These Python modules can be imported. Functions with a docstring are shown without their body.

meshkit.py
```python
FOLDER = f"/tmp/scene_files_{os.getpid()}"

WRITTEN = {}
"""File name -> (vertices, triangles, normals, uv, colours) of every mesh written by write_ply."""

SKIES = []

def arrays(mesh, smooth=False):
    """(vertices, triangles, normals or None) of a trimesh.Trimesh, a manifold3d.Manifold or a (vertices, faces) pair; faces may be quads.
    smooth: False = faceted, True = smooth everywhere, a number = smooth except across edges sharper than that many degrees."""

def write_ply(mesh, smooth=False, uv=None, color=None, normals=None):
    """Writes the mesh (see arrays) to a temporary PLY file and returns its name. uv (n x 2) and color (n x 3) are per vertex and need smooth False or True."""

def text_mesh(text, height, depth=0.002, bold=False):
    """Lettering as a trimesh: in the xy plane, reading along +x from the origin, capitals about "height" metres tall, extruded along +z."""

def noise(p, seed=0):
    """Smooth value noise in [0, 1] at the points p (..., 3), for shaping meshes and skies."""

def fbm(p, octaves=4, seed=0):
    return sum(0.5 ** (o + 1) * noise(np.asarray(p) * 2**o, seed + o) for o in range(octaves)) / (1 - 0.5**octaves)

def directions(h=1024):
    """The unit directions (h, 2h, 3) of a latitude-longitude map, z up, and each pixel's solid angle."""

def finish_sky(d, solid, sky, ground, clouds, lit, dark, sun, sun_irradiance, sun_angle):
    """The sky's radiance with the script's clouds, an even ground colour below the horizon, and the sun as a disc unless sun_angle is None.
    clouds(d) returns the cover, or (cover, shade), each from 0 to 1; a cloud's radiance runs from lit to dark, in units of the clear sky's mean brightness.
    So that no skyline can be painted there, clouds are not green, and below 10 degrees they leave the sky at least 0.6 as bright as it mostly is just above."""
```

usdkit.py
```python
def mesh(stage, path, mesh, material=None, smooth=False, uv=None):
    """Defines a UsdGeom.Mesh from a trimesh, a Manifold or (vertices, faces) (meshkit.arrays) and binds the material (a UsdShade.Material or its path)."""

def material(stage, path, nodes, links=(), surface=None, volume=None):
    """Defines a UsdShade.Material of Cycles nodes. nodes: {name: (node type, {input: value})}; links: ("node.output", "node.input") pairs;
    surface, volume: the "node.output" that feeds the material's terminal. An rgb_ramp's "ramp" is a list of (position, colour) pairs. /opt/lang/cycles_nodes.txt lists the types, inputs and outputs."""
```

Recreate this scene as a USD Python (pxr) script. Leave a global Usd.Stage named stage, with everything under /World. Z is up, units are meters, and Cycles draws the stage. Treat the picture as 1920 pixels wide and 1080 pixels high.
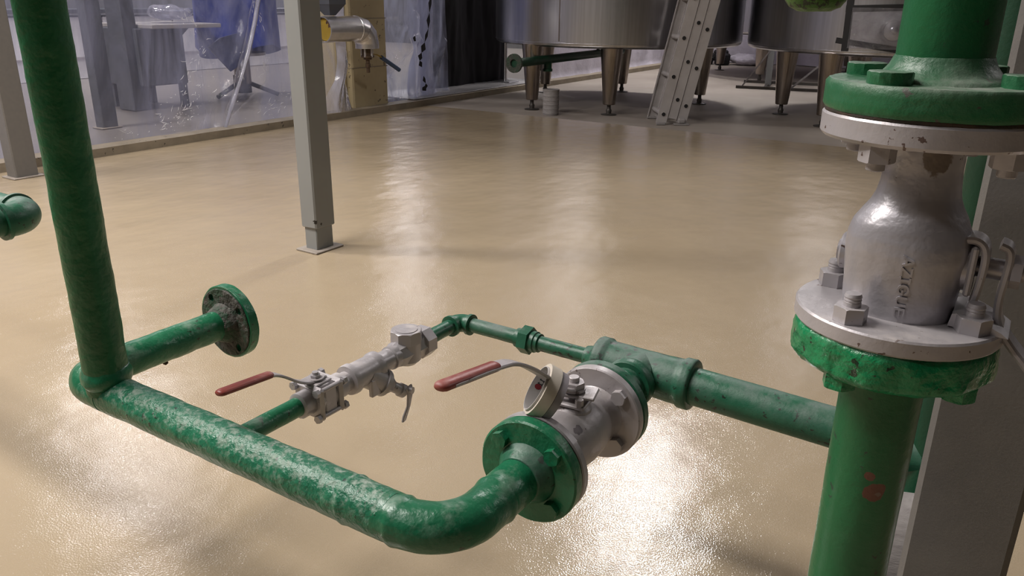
import math, random
import numpy as np, trimesh, manifold3d as m3, usdkit, meshkit
from pxr import Usd, UsdGeom, UsdLux, Gf, Sdf, UsdShade

stage = Usd.Stage.CreateInMemory()
UsdGeom.SetStageUpAxis(stage, 'Z'); UsdGeom.SetStageMetersPerUnit(stage, 1.0)
UsdGeom.Xform.Define(stage, '/World'); UsdGeom.Scope.Define(stage, '/World/Looks')
PI = math.pi
# the pipework was measured for 76 mm pipe; it is two-inch pipe, so all of it is PIPE_SCALE as large, about the point (0, 0, .95) it was measured from
PIPE_SCALE = .80
def pipe_point(p): return np.array([0, 0, .95]) + (np.asarray(p, float) - np.array([0, 0, .95]))*PIPE_SCALE
IN_PIPEWORK = False
def sized(v): return pipe_point(v) if IN_PIPEWORK else np.asarray(v, float)
rad = math.radians

# ------------------------------------------------------------------ camera
H = .95
PITCH, ROLL, YAW = rad(20.02), rad(.66), rad(32.8)
EXPOSURE = 0.3
cam = UsdGeom.Camera.Define(stage, '/World/camera')
_fw = np.array([-math.sin(YAW)*math.cos(PITCH), math.cos(YAW)*math.cos(PITCH), -math.sin(PITCH)])
_r = np.array([math.cos(YAW), math.sin(YAW), 0]); _u = np.cross(_r, _fw)
_r, _u = _r*math.cos(ROLL)+_u*math.sin(ROLL), -_r*math.sin(ROLL)+_u*math.cos(ROLL)
_m = Gf.Matrix4d(*_r, 0, *_u, 0, *(-_fw), 0, 0, 0, H, 1)
UsdGeom.Xformable(cam.GetPrim()).AddTransformOp().Set(_m)
cam.CreateHorizontalApertureAttr(36.0); cam.CreateFocalLengthAttr(36.0*1489/1920)
cam.CreateFStopAttr(0.0); cam.CreateFocusDistanceAttr(1.6); cam.CreateExposureAttr(EXPOSURE)
cam.CreateClippingRangeAttr((.02, 1000))

# ------------------------------------------------------------------ lights: ceiling lamps of the hall and of the room behind the film, plus added fill lamps
def rect_light(name, pos, w, h, power, color, rz=0, tilt=(0, 0)):
    l = UsdLux.RectLight.Define(stage, '/World/' + name)
    x = UsdGeom.Xformable(l.GetPrim())
    x.AddTranslateOp().Set(Gf.Vec3d(*pos)); x.AddRotateXYZOp().Set(Gf.Vec3f(tilt[0], tilt[1], rz))
    l.CreateWidthAttr(w); l.CreateHeightAttr(h); l.CreateIntensityAttr(power/(w*h)); l.CreateColorAttr(Gf.Vec3f(*color))
    l.CreateNormalizeAttr(False)
WHITE = (1, .96, .95)
rect_light('hall_lamp', (-3.05, 7.45, 4.8), .52, .58, 56, WHITE)
rect_light('hall_lamp_001', (-3.1, .0, 3.9), 2.2, 1.0, 54, (1, .95, .91))
rect_light('hall_lamp_002', (-6.1, .1, 4.7), 1.6, .6, 92, (1, .94, .88))
rect_light('hall_lamp_005', (-2.6, -2.4, 4.8), 1.3, .5, 15, WHITE)  # unseen lamp added to brighten the upright valve
rect_light('hall_lamp_003', (-3.9, 10.8, 4.9), 1.3, .5, 66, (1, .96, .93))
rect_light('hall_lamp_004', (4.2, 7.5, 4.9), 1.3, .4, 32, WHITE)  # unseen lamp added as fill on faces turned to the right
rect_light('film_room_lamp', (-8.9, 4.9, 4.7), 1.3, .8, 54, WHITE)
rect_light('film_room_lamp_001', (-8.8, 11.2, 4.7), 1.6, 1.0, 50, WHITE)
rect_light('film_room_lamp_002', (-11.2, 13.0, 4.7), 1.6, 1.0, 50, WHITE)
dome = UsdLux.DomeLight.Define(stage, '/World/ambient_light')
dome.CreateIntensityAttr(.12); dome.CreateColorAttr(Gf.Vec3f(1, .96, .95))

# ------------------------------------------------------------------ materials
LK = '/World/Looks/'
def paint(name, c1, c2=None, rough=.4, metal=0., big=6., bump=.0006, bscale=120., dust=0., dust_c=(.30, .32, .29), dust_scale=18.,
          chips=0., chip_c=(.03, .025, .02), chip_scale=90., spots=(), spec=.5, streak=None, lump=0., lump_scale=25., coat=0.):
    c2 = c2 or tuple(x*.75 for x in c1)
    N = {'g': ('geometry', {}), 'n1': ('noise_texture', {'scale': big, 'detail': 5., 'roughness': .6}),
         'r1': ('map_range', {'from_min': .35, 'from_max': .65, 'clamp': True}),
         'm1': ('mix', {'color1': c1, 'color2': c2}),
         'nb': ('noise_texture', {'scale': bscale, 'detail': 4., 'roughness': .6}),
         'b': ('bump', {'distance': bump, 'strength': 1.}),
         'p': ('principled_bsdf', {'roughness': rough, 'metallic': metal, 'specular_ior_level': spec, 'coat_weight': coat, 'coat_roughness': .15})}
    L = [('g.position', 'n1.vector'), ('n1.fac', 'r1.value'), ('r1.result', 'm1.fac'), ('g.position', 'nb.vector'), ('nb.fac', 'b.height'), ('b.normal', 'p.normal')]
    if streak:
        N['mp'] = ('mapping', {'scale': streak}); L = [x for x in L if x[1] not in ('n1.vector', 'nb.vector')]
        L += [('g.position', 'mp.vector'), ('mp.vector', 'n1.vector'), ('mp.vector', 'nb.vector')]
    col = 'm1.color'; dusty = None
    if chips:
        N['nc'] = ('noise_texture', {'scale': chip_scale, 'detail': 3., 'roughness': .55}); N['nc2'] = ('noise_texture', {'scale': 9., 'detail': 2.})
        N['cm'] = ('math', {'math_type': 'multiply_add', 'value2': .35}); N['rc'] = ('map_range', {'from_min': .92-chips, 'from_max': .94-chips, 'clamp': True})
        N['mc'] = ('mix', {'color2': chip_c})
        L += [('g.position', 'nc.vector'), ('g.position', 'nc2.vector'), ('nc2.fac', 'cm.value1'), ('nc.fac', 'cm.value3'), ('cm.value', 'rc.value'), ('rc.result', 'mc.fac'), (col, 'mc.color1')]
        col = 'mc.color'
    if dust:
        N['nd'] = ('noise_texture', {'scale': dust_scale, 'detail': 6., 'roughness': .65}); N['s'] = ('separate_xyz', {})
        N['rz'] = ('map_range', {'from_min': -.1, 'from_max': 1., 'to_min': 0., 'to_max': 1., 'clamp': True})
        N['rd'] = ('map_range', {'from_min': .62-.3*dust, 'from_max': .78-.2*dust, 'to_max': min(1., .55+.45*dust), 'clamp': True})
        N['d'] = ('math', {'math_type': 'multiply', 'use_clamp': True}); N['md'] = ('mix', {'color2': dust_c})
        L += [('g.position', 'nd.vector'), ('nd.fac', 'rd.value'), ('g.normal', 's.vector'), ('s.z', 'rz.value'), ('rz.result', 'd.value1'), ('rd.result', 'd.value2'), ('d.value', 'md.fac'), (col, 'md.color1')]
        col = 'md.color'
        N['rr'] = ('map_range', {'to_min': rough, 'to_max': .85}); L += [('d.value', 'rr.value'), ('rr.result', 'p.roughness')]
    for k, (c, r, sc, colr) in enumerate(spots):
        N[f'sd{k}'] = ('vector_math', {'math_type': 'distance', 'vector2': c}); N[f'sn{k}'] = ('noise_texture', {'scale': sc, 'detail': 4.})
        N[f'sa{k}'] = ('math', {'math_type': 'multiply_add', 'value2': r*2.4}); N[f'sr{k}'] = ('map_range', {'from_min': r*1.95, 'from_max': r*2.05, 'to_min': 1., 'to_max': 0., 'clamp': True})
        N[f'sm{k}'] = ('mix', {'color2': colr})
        L += [('g.position', f'sd{k}.vector1'), ('g.position', f'sn{k}.vector'), (f'sn{k}.fac', f'sa{k}.value1'), (f'sd{k}.value', f'sa{k}.value3'), (f'sa{k}.value', f'sr{k}.value'), (f'sr{k}.result', f'sm{k}.fac'), (col, f'sm{k}.color1')]
        col = f'sm{k}.color'
    if lump:
        N['nl'] = ('noise_texture', {'scale': lump_scale, 'detail': 3.}); N['b2'] = ('bump', {'distance': lump, 'strength': 1.})
        L = [x for x in L if x != ('b.normal', 'p.normal')] + [('g.position', 'nl.vector'), ('nl.fac', 'b2.height'), ('b.normal', 'b2.normal'), ('b2.normal', 'p.normal')]
    L.append((col, 'p.base_color'))
    return usdkit.material(stage, LK + name, N, L, surface='p.BSDF')

GREEN, GREEN2 = (.013, .165, .075), (.010, .12, .055)
DUST = (.27, .34, .28)
M = {}
M['green'] = paint('green_paint', GREEN, GREEN2, .33, dust=.35, dust_c=DUST, bump=.0010, bscale=85, chips=.04, chip_c=(.012, .04, .02), lump=.0025, lump_scale=38)
M['green_scaly'] = paint('green_paint_scaly', (.015, .17, .085), (.012, .135, .068), .34, dust=.46, dust_c=(.46, .50, .44), dust_scale=95, bump=.0022, bscale=110, chips=.06, chip_c=(.01, .035, .02), lump=.004, lump_scale=45)
M['green_riser'] = paint('green_paint_riser', (.009, .125, .042), (.007, .092, .03), .42, dust=.12, dust_c=DUST, bump=.0014, bscale=60, lump=.003, lump_scale=30)
M['green_dusty'] = paint('green_paint_dusty', (.016, .125, .065), (.014, .09, .05), .4, dust=.62, dust_c=(.20, .23, .22), dust_scale=11, bump=.0007, bscale=100, chips=.1, chip_c=(.01, .02, .012))
M['green_dark'] = paint('green_paint_dark', (.005, .055, .024), (.004, .04, .018), .42, dust=.3, dust_c=(.16, .18, .15), bump=.0007)
M['green_bright'] = paint('green_paint_thick', (.006, .21, .075), (.005, .15, .05), .25, dust=.3, dust_c=(.2, .3, .22), bump=.003, bscale=70, chips=.07, chip_c=(.008, .03, .014), lump=.006, lump_scale=40)
M['green_flange'] = paint('green_paint_flange', (.009, .135, .048), (.007, .1, .035), .36, dust=.9, dust_c=(.21, .235, .20), dust_scale=14, bump=.0009, chips=.05, chip_c=(.05, .05, .04))
M['green_stand'] = paint('green_paint_standpipe', (.010, .135, .046), (.008, .10, .033), .36, dust=.12, dust_c=DUST, bump=.0006, chips=.06, chip_c=(.02, .05, .03),
                         spots=[(tuple(pipe_point((-.066, .763, .509))), 0.0055, 60., (.15, .06, .04)), (tuple(pipe_point((-.060, .763, .493))), 0.0085, 50., (.14, .055, .035)), (tuple(pipe_point((-.056, .763, .490))), 0.0040, 90., (.17, .11, .085))])
M['green_olive'] = paint('green_paint_olive', (.06, .15, .02), (.03, .10, .015), .5, bump=.002, chips=.22, chip_c=(.02, .03, .01), lump=.004)
M['silver'] = paint('aluminium_paint', (.44, .415, .43), (.38, .36, .375), .38, metal=.3, bump=.0006, bscale=70, dust=.35, dust_c=(.58, .53, .51), chips=.035, chip_c=(.13, .09, .08), chip_scale=140)
M['silver_body'] = paint('aluminium_paint_cast', (.44, .425, .45), (.39, .375, .40), .34, metal=.45, bump=.0006, bscale=50, chips=.03, chip_c=(.09, .06, .05), chip_scale=80, lump=.001, lump_scale=60,
                         spots=[(tuple(pipe_point((-.062, .770, .822))), 0.0112, 55., (.20, .165, .14))])
M['silver_gold'] = paint('aluminium_paint_dull', (.42, .395, .41), (.38, .35, .355), .42, metal=.25, bump=.0007, bscale=60, chips=.05, chip_c=(.15, .12, .12), dust=.3, dust_c=(.48, .44, .42),
                         spots=[(tuple(pipe_point((-.545, 1.06, .262))), 0.0096, 60., (.17, .15, .16))])
M['flange_rust'] = paint('flange_corroded', (.045, .04, .035), (.02, .06, .03), .75, big=30, bump=.003, bscale=120, chips=.2, chip_c=(.075, .07, .06), lump=.003, lump_scale=60)
M['gasket'] = paint('gasket_black', (.012, .014, .011), (.05, .025, .012), .8, big=40, bump=.001)
M['red'] = paint('red_plastic_sleeve', (.30, .055, .042), (.24, .05, .04), .4, dust=.35, dust_c=(.38, .22, .20), bump=.0003)
M['tape'] = paint('tape_edge', (.62, .56, .48), (.58, .52, .45), .55, big=200, bump=.0001)
M['tape_side'] = paint('tape_back', (.38, .35, .38), None, .3, bump=.0001)
M['label_white'] = paint('label_white', (.5, .48, .47), (.46, .44, .43), .6, bump=.0001)
M['ink'] = paint('ink_black', (.03, .03, .035), None, .6, bump=.0001)
M['ink_red'] = paint('ink_red', (.28, .02, .03), None, .6, bump=.0001)
M['post'] = paint('grey_enamel', (.235, .24, .235), (.22, .224, .22), .38, big=4, bump=.0002, bscale=300, chips=.0, spots=[((-2.262, 2.093, .125), .009, 120., (.02, .018, .016)), ((-2.258, 2.12, .112), .006, 160., (.02, .018, .016)), ((-2.340, 2.09, .14), .006, 160., (.02, .018, .016))])
M['post_shaded'] = paint('grey_enamel_shaded', (.16, .15, .14), (.145, .137, .13), .42, big=40, bump=.0002, bscale=300)  # same enamel as the mid-view post, darkened to stand for shade
M['steel'] = paint('brushed_stainless', (.62, .62, .65), (.53, .525, .55), .26, metal=1., big=3., streak=(14., 14., .35), bump=.0004, bscale=6)
M['steel_leg'] = paint('stainless_leg', (.40, .35, .31), (.30, .26, .23), .26, metal=1., big=4., streak=(20., 20., .6), bump=.0003, bscale=5)
M['steel_dark'] = paint('steel_dark', (.10, .09, .08), None, .5, metal=.6)
M['alu'] = paint('ladder_aluminium', (.50, .47, .46), (.44, .41, .40), .45, metal=.3, big=10, bump=.0003, chips=.05, chip_c=(.5, .47, .45))
M['black'] = paint('black_rubber', (.012, .011, .012), None, .6, bump=.0004)
M['can'] = paint('grey_can', (.22, .20, .195), (.30, .28, .27), .6, big=30, streak=(1, 1, 5), bump=.0006)
M['duct'] = paint('aluminium_cladding', (.78, .76, .76), (.66, .64, .64), .24, metal=.9, big=8, bump=.0006, bscale=14)
M['yellow'] = paint('yellow_insulation', (.33, .22, .02), (.25, .16, .015), .7, bump=.001, spots=[((-4.58, 4.51, .755), .03, 30., (.05, .02, .01))])
M['brass'] = paint('old_brass', (.16, .10, .06), (.09, .06, .04), .5, metal=.5, bump=.001)
M['blue'] = paint('blue_plastic', (.06, .10, .19), None, .5)
M['pillar'] = paint('beige_pillar_paint', (.44, .36, .215), (.39, .315, .185), .6, big=5, bump=.001, bscale=60, chips=.06, chip_c=(.10, .075, .05), chip_scale=30)
M['curb'] = paint('beige_curb', (.26, .215, .155), (.2, .165, .12), .6, big=8, bump=.001, chips=.05, chip_c=(.05, .04, .03), chip_scale=30)
M['wall'] = paint('wall_paint', (.14, .14, .155), (.12, .12, .135), .7)
M['wall_dark'] = paint('wall_dark_paint', (.10, .097, .10), (.08, .078, .08), .7)
M['ceiling'] = paint('ceiling_paint', (.30, .29, .285), (.26, .25, .245), .8)
M['white_panel'] = paint('white_panel', (.85, .84, .88), (.82, .8, .85), .4)
M['machine'] = paint('grey_machine', (.085, .09, .105), (.07, .075, .09), .45)
M['tarp_blue'] = paint('blue_tarpaulin', (.02, .055, .42), (.012, .035, .28), .4, big=3, bump=.004, bscale=12)
M['tarp_dark'] = paint('blue_tarpaulin_dark', (.012, .03, .16), (.008, .02, .10), .4, bump=.004, bscale=12)
M['grommet'] = paint('brass_grommet', (.30, .27, .10), None, .4, metal=.6)
M['black_film'] = paint('black_film', (.010, .009, .010), (.007, .006, .007), .6, bump=.006, bscale=9, spec=.12)
M['white_film'] = paint('white_film', (.50, .47, .53), (.42, .39, .45), .35, bump=.01, bscale=9)
M['plate'] = paint('checker_plate', (.30, .29, .30), (.22, .21, .22), .4, metal=.5, bump=.004, bscale=45)

def floor_mat(name, c1, c2, rough, fine, wave, spec=.5, coat=0., fscale=210.):
    N = {'g': ('geometry', {}), 'n1': ('noise_texture', {'scale': 1.3, 'detail': 4.}), 'm1': ('mix', {'color1': c1, 'color2': c2}),
         'r1': ('map_range', {'from_min': .3, 'from_max': .7, 'clamp': True}),
         'nf': ('noise_texture', {'scale': fscale, 'detail': 1.5, 'roughness': .5}), 'bf': ('bump', {'distance': fine, 'strength': 1.}),
         'mw': ('mapping', {'scale': (3.2, 2.2, 1.)}), 'nw': ('noise_texture', {'scale': 1.5, 'detail': 2.5, 'roughness': .5}), 'bw': ('bump', {'distance': wave, 'strength': 1.}),
         'p': ('principled_bsdf', {'roughness': rough, 'specular_ior_level': spec, 'coat_weight': coat, 'coat_roughness': .1})}
    L = [('g.position', 'n1.vector'), ('n1.fac', 'r1.value'), ('r1.result', 'm1.fac'), ('m1.color', 'p.base_color'), ('g.position', 'nf.vector'), ('nf.fac', 'bf.height'),
         ('g.position', 'mw.vector'), ('mw.vector', 'nw.vector'), ('nw.fac', 'bw.height'), ('bw.normal', 'bf.normal'), ('bf.normal', 'p.normal')]
    return usdkit.material(stage, LK + name, N, L, surface='p.BSDF')
M['floor'] = floor_mat('epoxy_floor', (.385, .31, .215), (.355, .28, .185), .12, .00050, .008, fscale=300.)
M['concrete'] = floor_mat('bare_screed', (.33, .29, .25), (.25, .215, .185), .6, .0006, .004, spec=.3, fscale=90)
M['floor_back'] = floor_mat('film_room_floor', (.25, .225, .21), (.21, .19, .18), .3, .0004, .004)

def film(name, opacity, tint, wrinkle=.006, scale=7., streak=(1., 1., .35)):
    N = {'g': ('geometry', {}), 'mp': ('mapping', {'scale': streak}), 'n': ('noise_texture', {'scale': scale, 'detail': 5., 'roughness': .55, 'distortion': .8}),
         'b': ('bump', {'distance': wrinkle, 'strength': 1.}), 't': ('transparent_bsdf', {'color': (.93, .93, .97)}),
         'd': ('diffuse_bsdf', {'color': tint}), 'tr': ('translucent_bsdf', {'color': tint}), 'dt': ('mix_closure', {'fac': .5}),
         'n2': ('noise_texture', {'scale': 3.2, 'detail': 5., 'roughness': .6, 'distortion': 1.5}), 'r2': ('map_range', {'from_min': .38, 'from_max': .68, 'to_min': opacity*.5, 'to_max': min(1., opacity*2.0), 'clamp': True}),
         'mx': ('mix_closure', {}), 'gl': ('glossy_bsdf', {'color': (1, 1, 1), 'roughness': .05}), 'f': ('fresnel', {'IOR': 1.5}), 'o': ('mix_closure', {})}
    L = [('g.position', 'mp.vector'), ('mp.vector', 'n.vector'), ('n.fac', 'b.height'), ('b.normal', 'gl.normal'), ('b.normal', 'f.normal'), ('mp.vector', 'n2.vector'), ('n2.fac', 'r2.value'), ('r2.result', 'mx.fac'),
         ('d.BSDF', 'dt.closure1'), ('tr.BSDF', 'dt.closure2'), ('t.BSDF', 'mx.closure1'), ('dt.closure', 'mx.closure2'), ('f.fac', 'o.fac'), ('mx.closure', 'o.closure1'), ('gl.BSDF', 'o.closure2')]
    return usdkit.material(stage, LK + name, N, L, surface='o.closure')
M['film'] = film('clear_film', .30, (.34, .35, .50), wrinkle=.012, scale=18.)
M['film_hazy'] = film('hazy_film', .5, (.44, .46, .62), wrinkle=.012, scale=16.)
M['film_clear'] = film('taped_clear_film', .22, (.7, .68, .72), wrinkle=.02, scale=14, streak=(1, 1, 1))
M['glint'] = paint('film_painted_glint', (.95, .95, .98), None, .2, metal=0., bump=.0001)  # white colour painted for lamp glints on the film
M['film_fold'] = film('film_fold', .62, (.74, .74, .86), wrinkle=.004, scale=20)

# ------------------------------------------------------------------ scene tree helpers
used = {}
def unique(parent, name):
    k = used.get((parent, name), 0); used[(parent, name)] = k+1
    return f'{parent}/{name}' + (f'_{k:03d}' if k else '')
class Node:
    def __init__(s, path, loc): s.path, s.loc = path, np.asarray(loc, float)
    def part(s, name, mesh, mat, smooth=35, label=None, kind=None):
        v, f = vf(mesh); p = unique(s.path, name)
        m = usdkit.mesh(stage, p, (sized(v) - s.loc, f), M[mat], smooth)
        if label: m.GetPrim().SetCustomDataByKey('label', label)
        if kind: m.GetPrim().SetCustomDataByKey('kind', kind)
        return Node(p, s.loc)
def vf(mesh):
    if hasattr(mesh, 'to_mesh'):
        q = mesh.to_mesh(); return np.array(q.vert_properties[:, :3], float), np.array(q.tri_verts)
    if isinstance(mesh, tuple): return mesh
    return np.array(mesh.vertices), np.array(mesh.faces)
def tag(prim, label=None, cat=None, group=None, kind=None):
    for k, v in (('label', label), ('category', cat), ('group', group), ('kind', kind)):
        if v: prim.SetCustomDataByKey(k, v)
def thing(name, label, cat, loc, group=None, kind=None):
    loc = sized(loc); p = unique('/World', name); x = UsdGeom.Xform.Define(stage, p); x.AddTranslateOp().Set(Gf.Vec3d(*map(float, loc)))
    tag(x.GetPrim(), label, cat, group, kind); return Node(p, loc)
def single(name, mesh, mat, label=None, cat=None, group=None, kind=None, smooth=35, loc=(0, 0, 0)):
    p = unique('/World', name); v, f = vf(mesh)
    m = usdkit.mesh(stage, p, (v-np.asarray(loc, float), f), M[mat], smooth)
    if any(loc): UsdGeom.Xformable(m.GetPrim()).AddTranslateOp().Set(Gf.Vec3d(*map(float, loc)))
    tag(m.GetPrim(), label, cat, group, kind); return Node(p, loc)

# ------------------------------------------------------------------ mesh helpers
def frame(d, up=(0, 0, 1)):
    d = np.asarray(d, float); d = d/np.linalg.norm(d); up = np.asarray(up, float)
    if abs(d @ up) > .95*np.linalg.norm(up): up = np.array([0, 1., 0]) if abs(d[1]) < .9 else np.array([1., 0, 0])
    x = np.cross(up, d); x /= np.linalg.norm(x); return np.stack([x, np.cross(d, x), d], 1)
def place(mesh, at, d=(0, 0, 1), up=(0, 0, 1)):
    v, f = vf(mesh); return v @ frame(d, up).T + np.asarray(at, float), f
def join(*ms):
    ms = [vf(m) for m in ms]; o = np.cumsum([0]+[len(v) for v, _ in ms])
    return np.vstack([v for v, _ in ms]), np.vstack([f+k for (_, f), k in zip(ms, o)])
def rough(mesh, amp, scale, seed=0, oct=4):
    v, f = vf(mesh); t = trimesh.Trimesh(v, f, process=False)
    n = np.zeros_like(v); fn = np.cross(v[f[:, 1]]-v[f[:, 0]], v[f[:, 2]]-v[f[:, 0]])
    for k in range(3): np.add.at(n, f[:, k], fn)
    n /= np.maximum(np.linalg.norm(n, axis=1, keepdims=True), 1e-12)
    return v + n*((meshkit.fbm(v*scale+50, oct, seed)-.5)*2*amp)[:, None], f
def lathe(profile, at=(0, 0, 0), d=(0, 0, 1), seg=48, step=None, up=(0, 0, 1)):
    """profile: (r, z) points from bottom to top; closed at the axis."""
    pts = [np.array(p, float) for p in profile]
    if step:
        q = [pts[0]]
        for a, b in zip(pts, pts[1:]):
            n = max(1, int(np.linalg.norm(b-a)/step)); q += [a+(b-a)*(k+1)/n for k in range(n)]
        pts = q
    pts = [np.array((max(r, 0), z)) for r, z in pts]
    a = np.arange(seg)*2*PI/seg; V = []; F = []; rows = []
    for r, z in pts:
        if r < 1e-7: rows.append([len(V)]*seg); V.append((0, 0, z))
        else: rows.append(list(range(len(V), len(V)+seg))); V += [(r*math.cos(t), r*math.sin(t), z) for t in a]
    def cap(row, z, flip):
        if row[0] != row[1]:
            c = len(V); V.append((0, 0, z))
            for k in range(seg):
                i, j = row[k], row[(k+1) % seg]; F.append((c, j, i) if flip else (c, i, j))
    for R0, R1 in zip(rows, rows[1:]):
        for k in range(seg):
            a0, a1, b0, b1 = R0[k], R0[(k+1) % seg], R1[k], R1[(k+1) % seg]
            if a0 != a1: F.append((a0, a1, b1 if b0 != b1 else b0))
            if b0 != b1: F.append((a0, b1, b0))
    cap(rows[0], pts[0][1], True); cap(rows[-1], pts[-1][1], False)
    return place((np.array(V, float), np.array(F)), at, d, up)
def cyl(a, b, r, r2=None, seg=32, step=None, bev=0.):
    a, b = np.asarray(a, float), np.asarray(b, float); h = np.linalg.norm(b-a); r2 = r if r2 is None else r2
    pr = [(r, 0), (r2, h)] if not bev else [(r-bev, 0), (r, bev), (r2, h-bev), (r2-bev, h)]
    return lathe(pr, a, b-a, seg, step)
def hexagon(at, d, r, h, sides=6, bev=.0, rot=0., up=(0, 0, 1)):
    c = trimesh.creation.cylinder(r, h, sections=sides); c.apply_translation((0, 0, h/2))
    c.apply_transform(trimesh.transformations.rotation_matrix(rot, (0, 0, 1)))
    if bev:
        dome = trimesh.creation.cone(r*1.0, r*1.0, sections=40)
        k = m3.Manifold.cylinder(h, r*.985+h*1.2, r*.93, 40)
        mm = tri2man((np.array(c.vertices), np.array(c.faces))) ^ k
        return place(mm, at, d, up)
    return place(c, at, d, up)
def tri2man(m):
    v, f = vf(m); return m3.Manifold(m3.Mesh(np.asarray(v, np.float32), np.asarray(f, np.uint32)))
def box(c, s, bev=0., rz=0.):
    s = np.asarray(s, float)
    if bev:
        q = [np.array([sx*(s[0]/2-(0 if k == 0 else bev)), sy*(s[1]/2-(0 if k == 1 else bev)), sz*(s[2]/2-(0 if k == 2 else bev))]) for sx in (-1, 1) for sy in (-1, 1) for sz in (-1, 1) for k in range(3)]
        m = vf(m3.Manifold.hull_points(np.array(q)))
    else: m = vf(trimesh.creation.box(s))
    c0, s0 = math.cos(rz), math.sin(rz)
    return m[0] @ np.array([[c0, s0, 0], [-s0, c0, 0], [0, 0, 1]]) + np.asarray(c, float), m[1]
def sweep(path, r, seg=40, closed_ends=True, flat=None):
    """round (or flat: (w, t)) section swept along a path of 3-D points; r a number or one per point."""
    P = np.asarray(path, float); n = len(P); R = np.broadcast_to(r, n)
    T = np.gradient(P, axis=0); T /= np.linalg.norm(T, axis=1, keepdims=True)
    u = np.array([0, 0, 1.]) if abs(T[0][2]) < .9 else np.array([1., 0, 0]); x = np.cross(u, T[0]); x /= np.linalg.norm(x)
    V = []; ang = np.arange(seg)*2*PI/seg
    for k in range(n):
        x = x - T[k]*(x @ T[k]); x /= np.linalg.norm(x); y = np.cross(T[k], x)
        V.append(P[k] + R[k]*(np.cos(ang)[:, None]*x + np.sin(ang)[:, None]*y))
    V = np.vstack(V); F = []
    for k in range(n-1):
        for j in range(seg):
            a, b = k*seg+j, k*seg+(j+1) % seg; F += [(a, b, b+seg), (a, b+seg, a+seg)]
    if closed_ends:
        V = np.vstack([V, P[0], P[-1]])
        for j in range(seg):
            F.append((n*seg, (j+1) % seg, j)); F.append((n*seg+1, (n-1)*seg+j, (n-1)*seg+(j+1) % seg))
    return V, np.array(F)
def line(a, b, step=.006):
    a, b = np.asarray(a, float), np.asarray(b, float); n = max(2, int(np.linalg.norm(b-a)/step)+1)
    return a + (b-a)*np.linspace(0, 1, n)[:, None]
def bend(corner, d0, d1, R, n=14):
    """quarter arc round a corner between incoming direction d0 and outgoing d1"""
    c, d0, d1 = (np.asarray(q, float) for q in (corner, d0, d1)); o = c - d0*R + d1*R
    t = np.linspace(0, PI/2, n)[:, None]; return o - d1*R*np.cos(t) + d0*R*np.sin(t)
def strip(pts, w, t, side=(1, 0, 0)):
    """flat bar along points: width along side, thickness across"""
    P = np.asarray(pts, float); side = np.asarray(side, float); n = len(P); T = np.gradient(P, axis=0); T /= np.linalg.norm(T, axis=1, keepdims=True)
    V = []
    for k in range(n):
        u = np.cross(side, T[k]); u /= np.linalg.norm(u); W = np.broadcast_to(w, n)[k]; b = min(t*.3, W*.2)
        V += [P[k]+side*sx+u*sy for sx, sy in ((-W/2+b, -t/2), (W/2-b, -t/2), (W/2, -t/2+b), (W/2, t/2-b), (W/2-b, t/2), (-W/2+b, t/2), (-W/2, t/2-b), (-W/2, -t/2+b))]
    F = []
    for k in range(n-1):
        for j in range(8):
            a, b = k*8+j, k*8+(j+1) % 8; F += [(a, b, b+8), (a, b+8, a+8)]
    for j in range(1, 7): F += [(0, j+1, j), ((n-1)*8, (n-1)*8+j, (n-1)*8+j+1)]
    return fix((np.array(V), np.array(F)))
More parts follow.
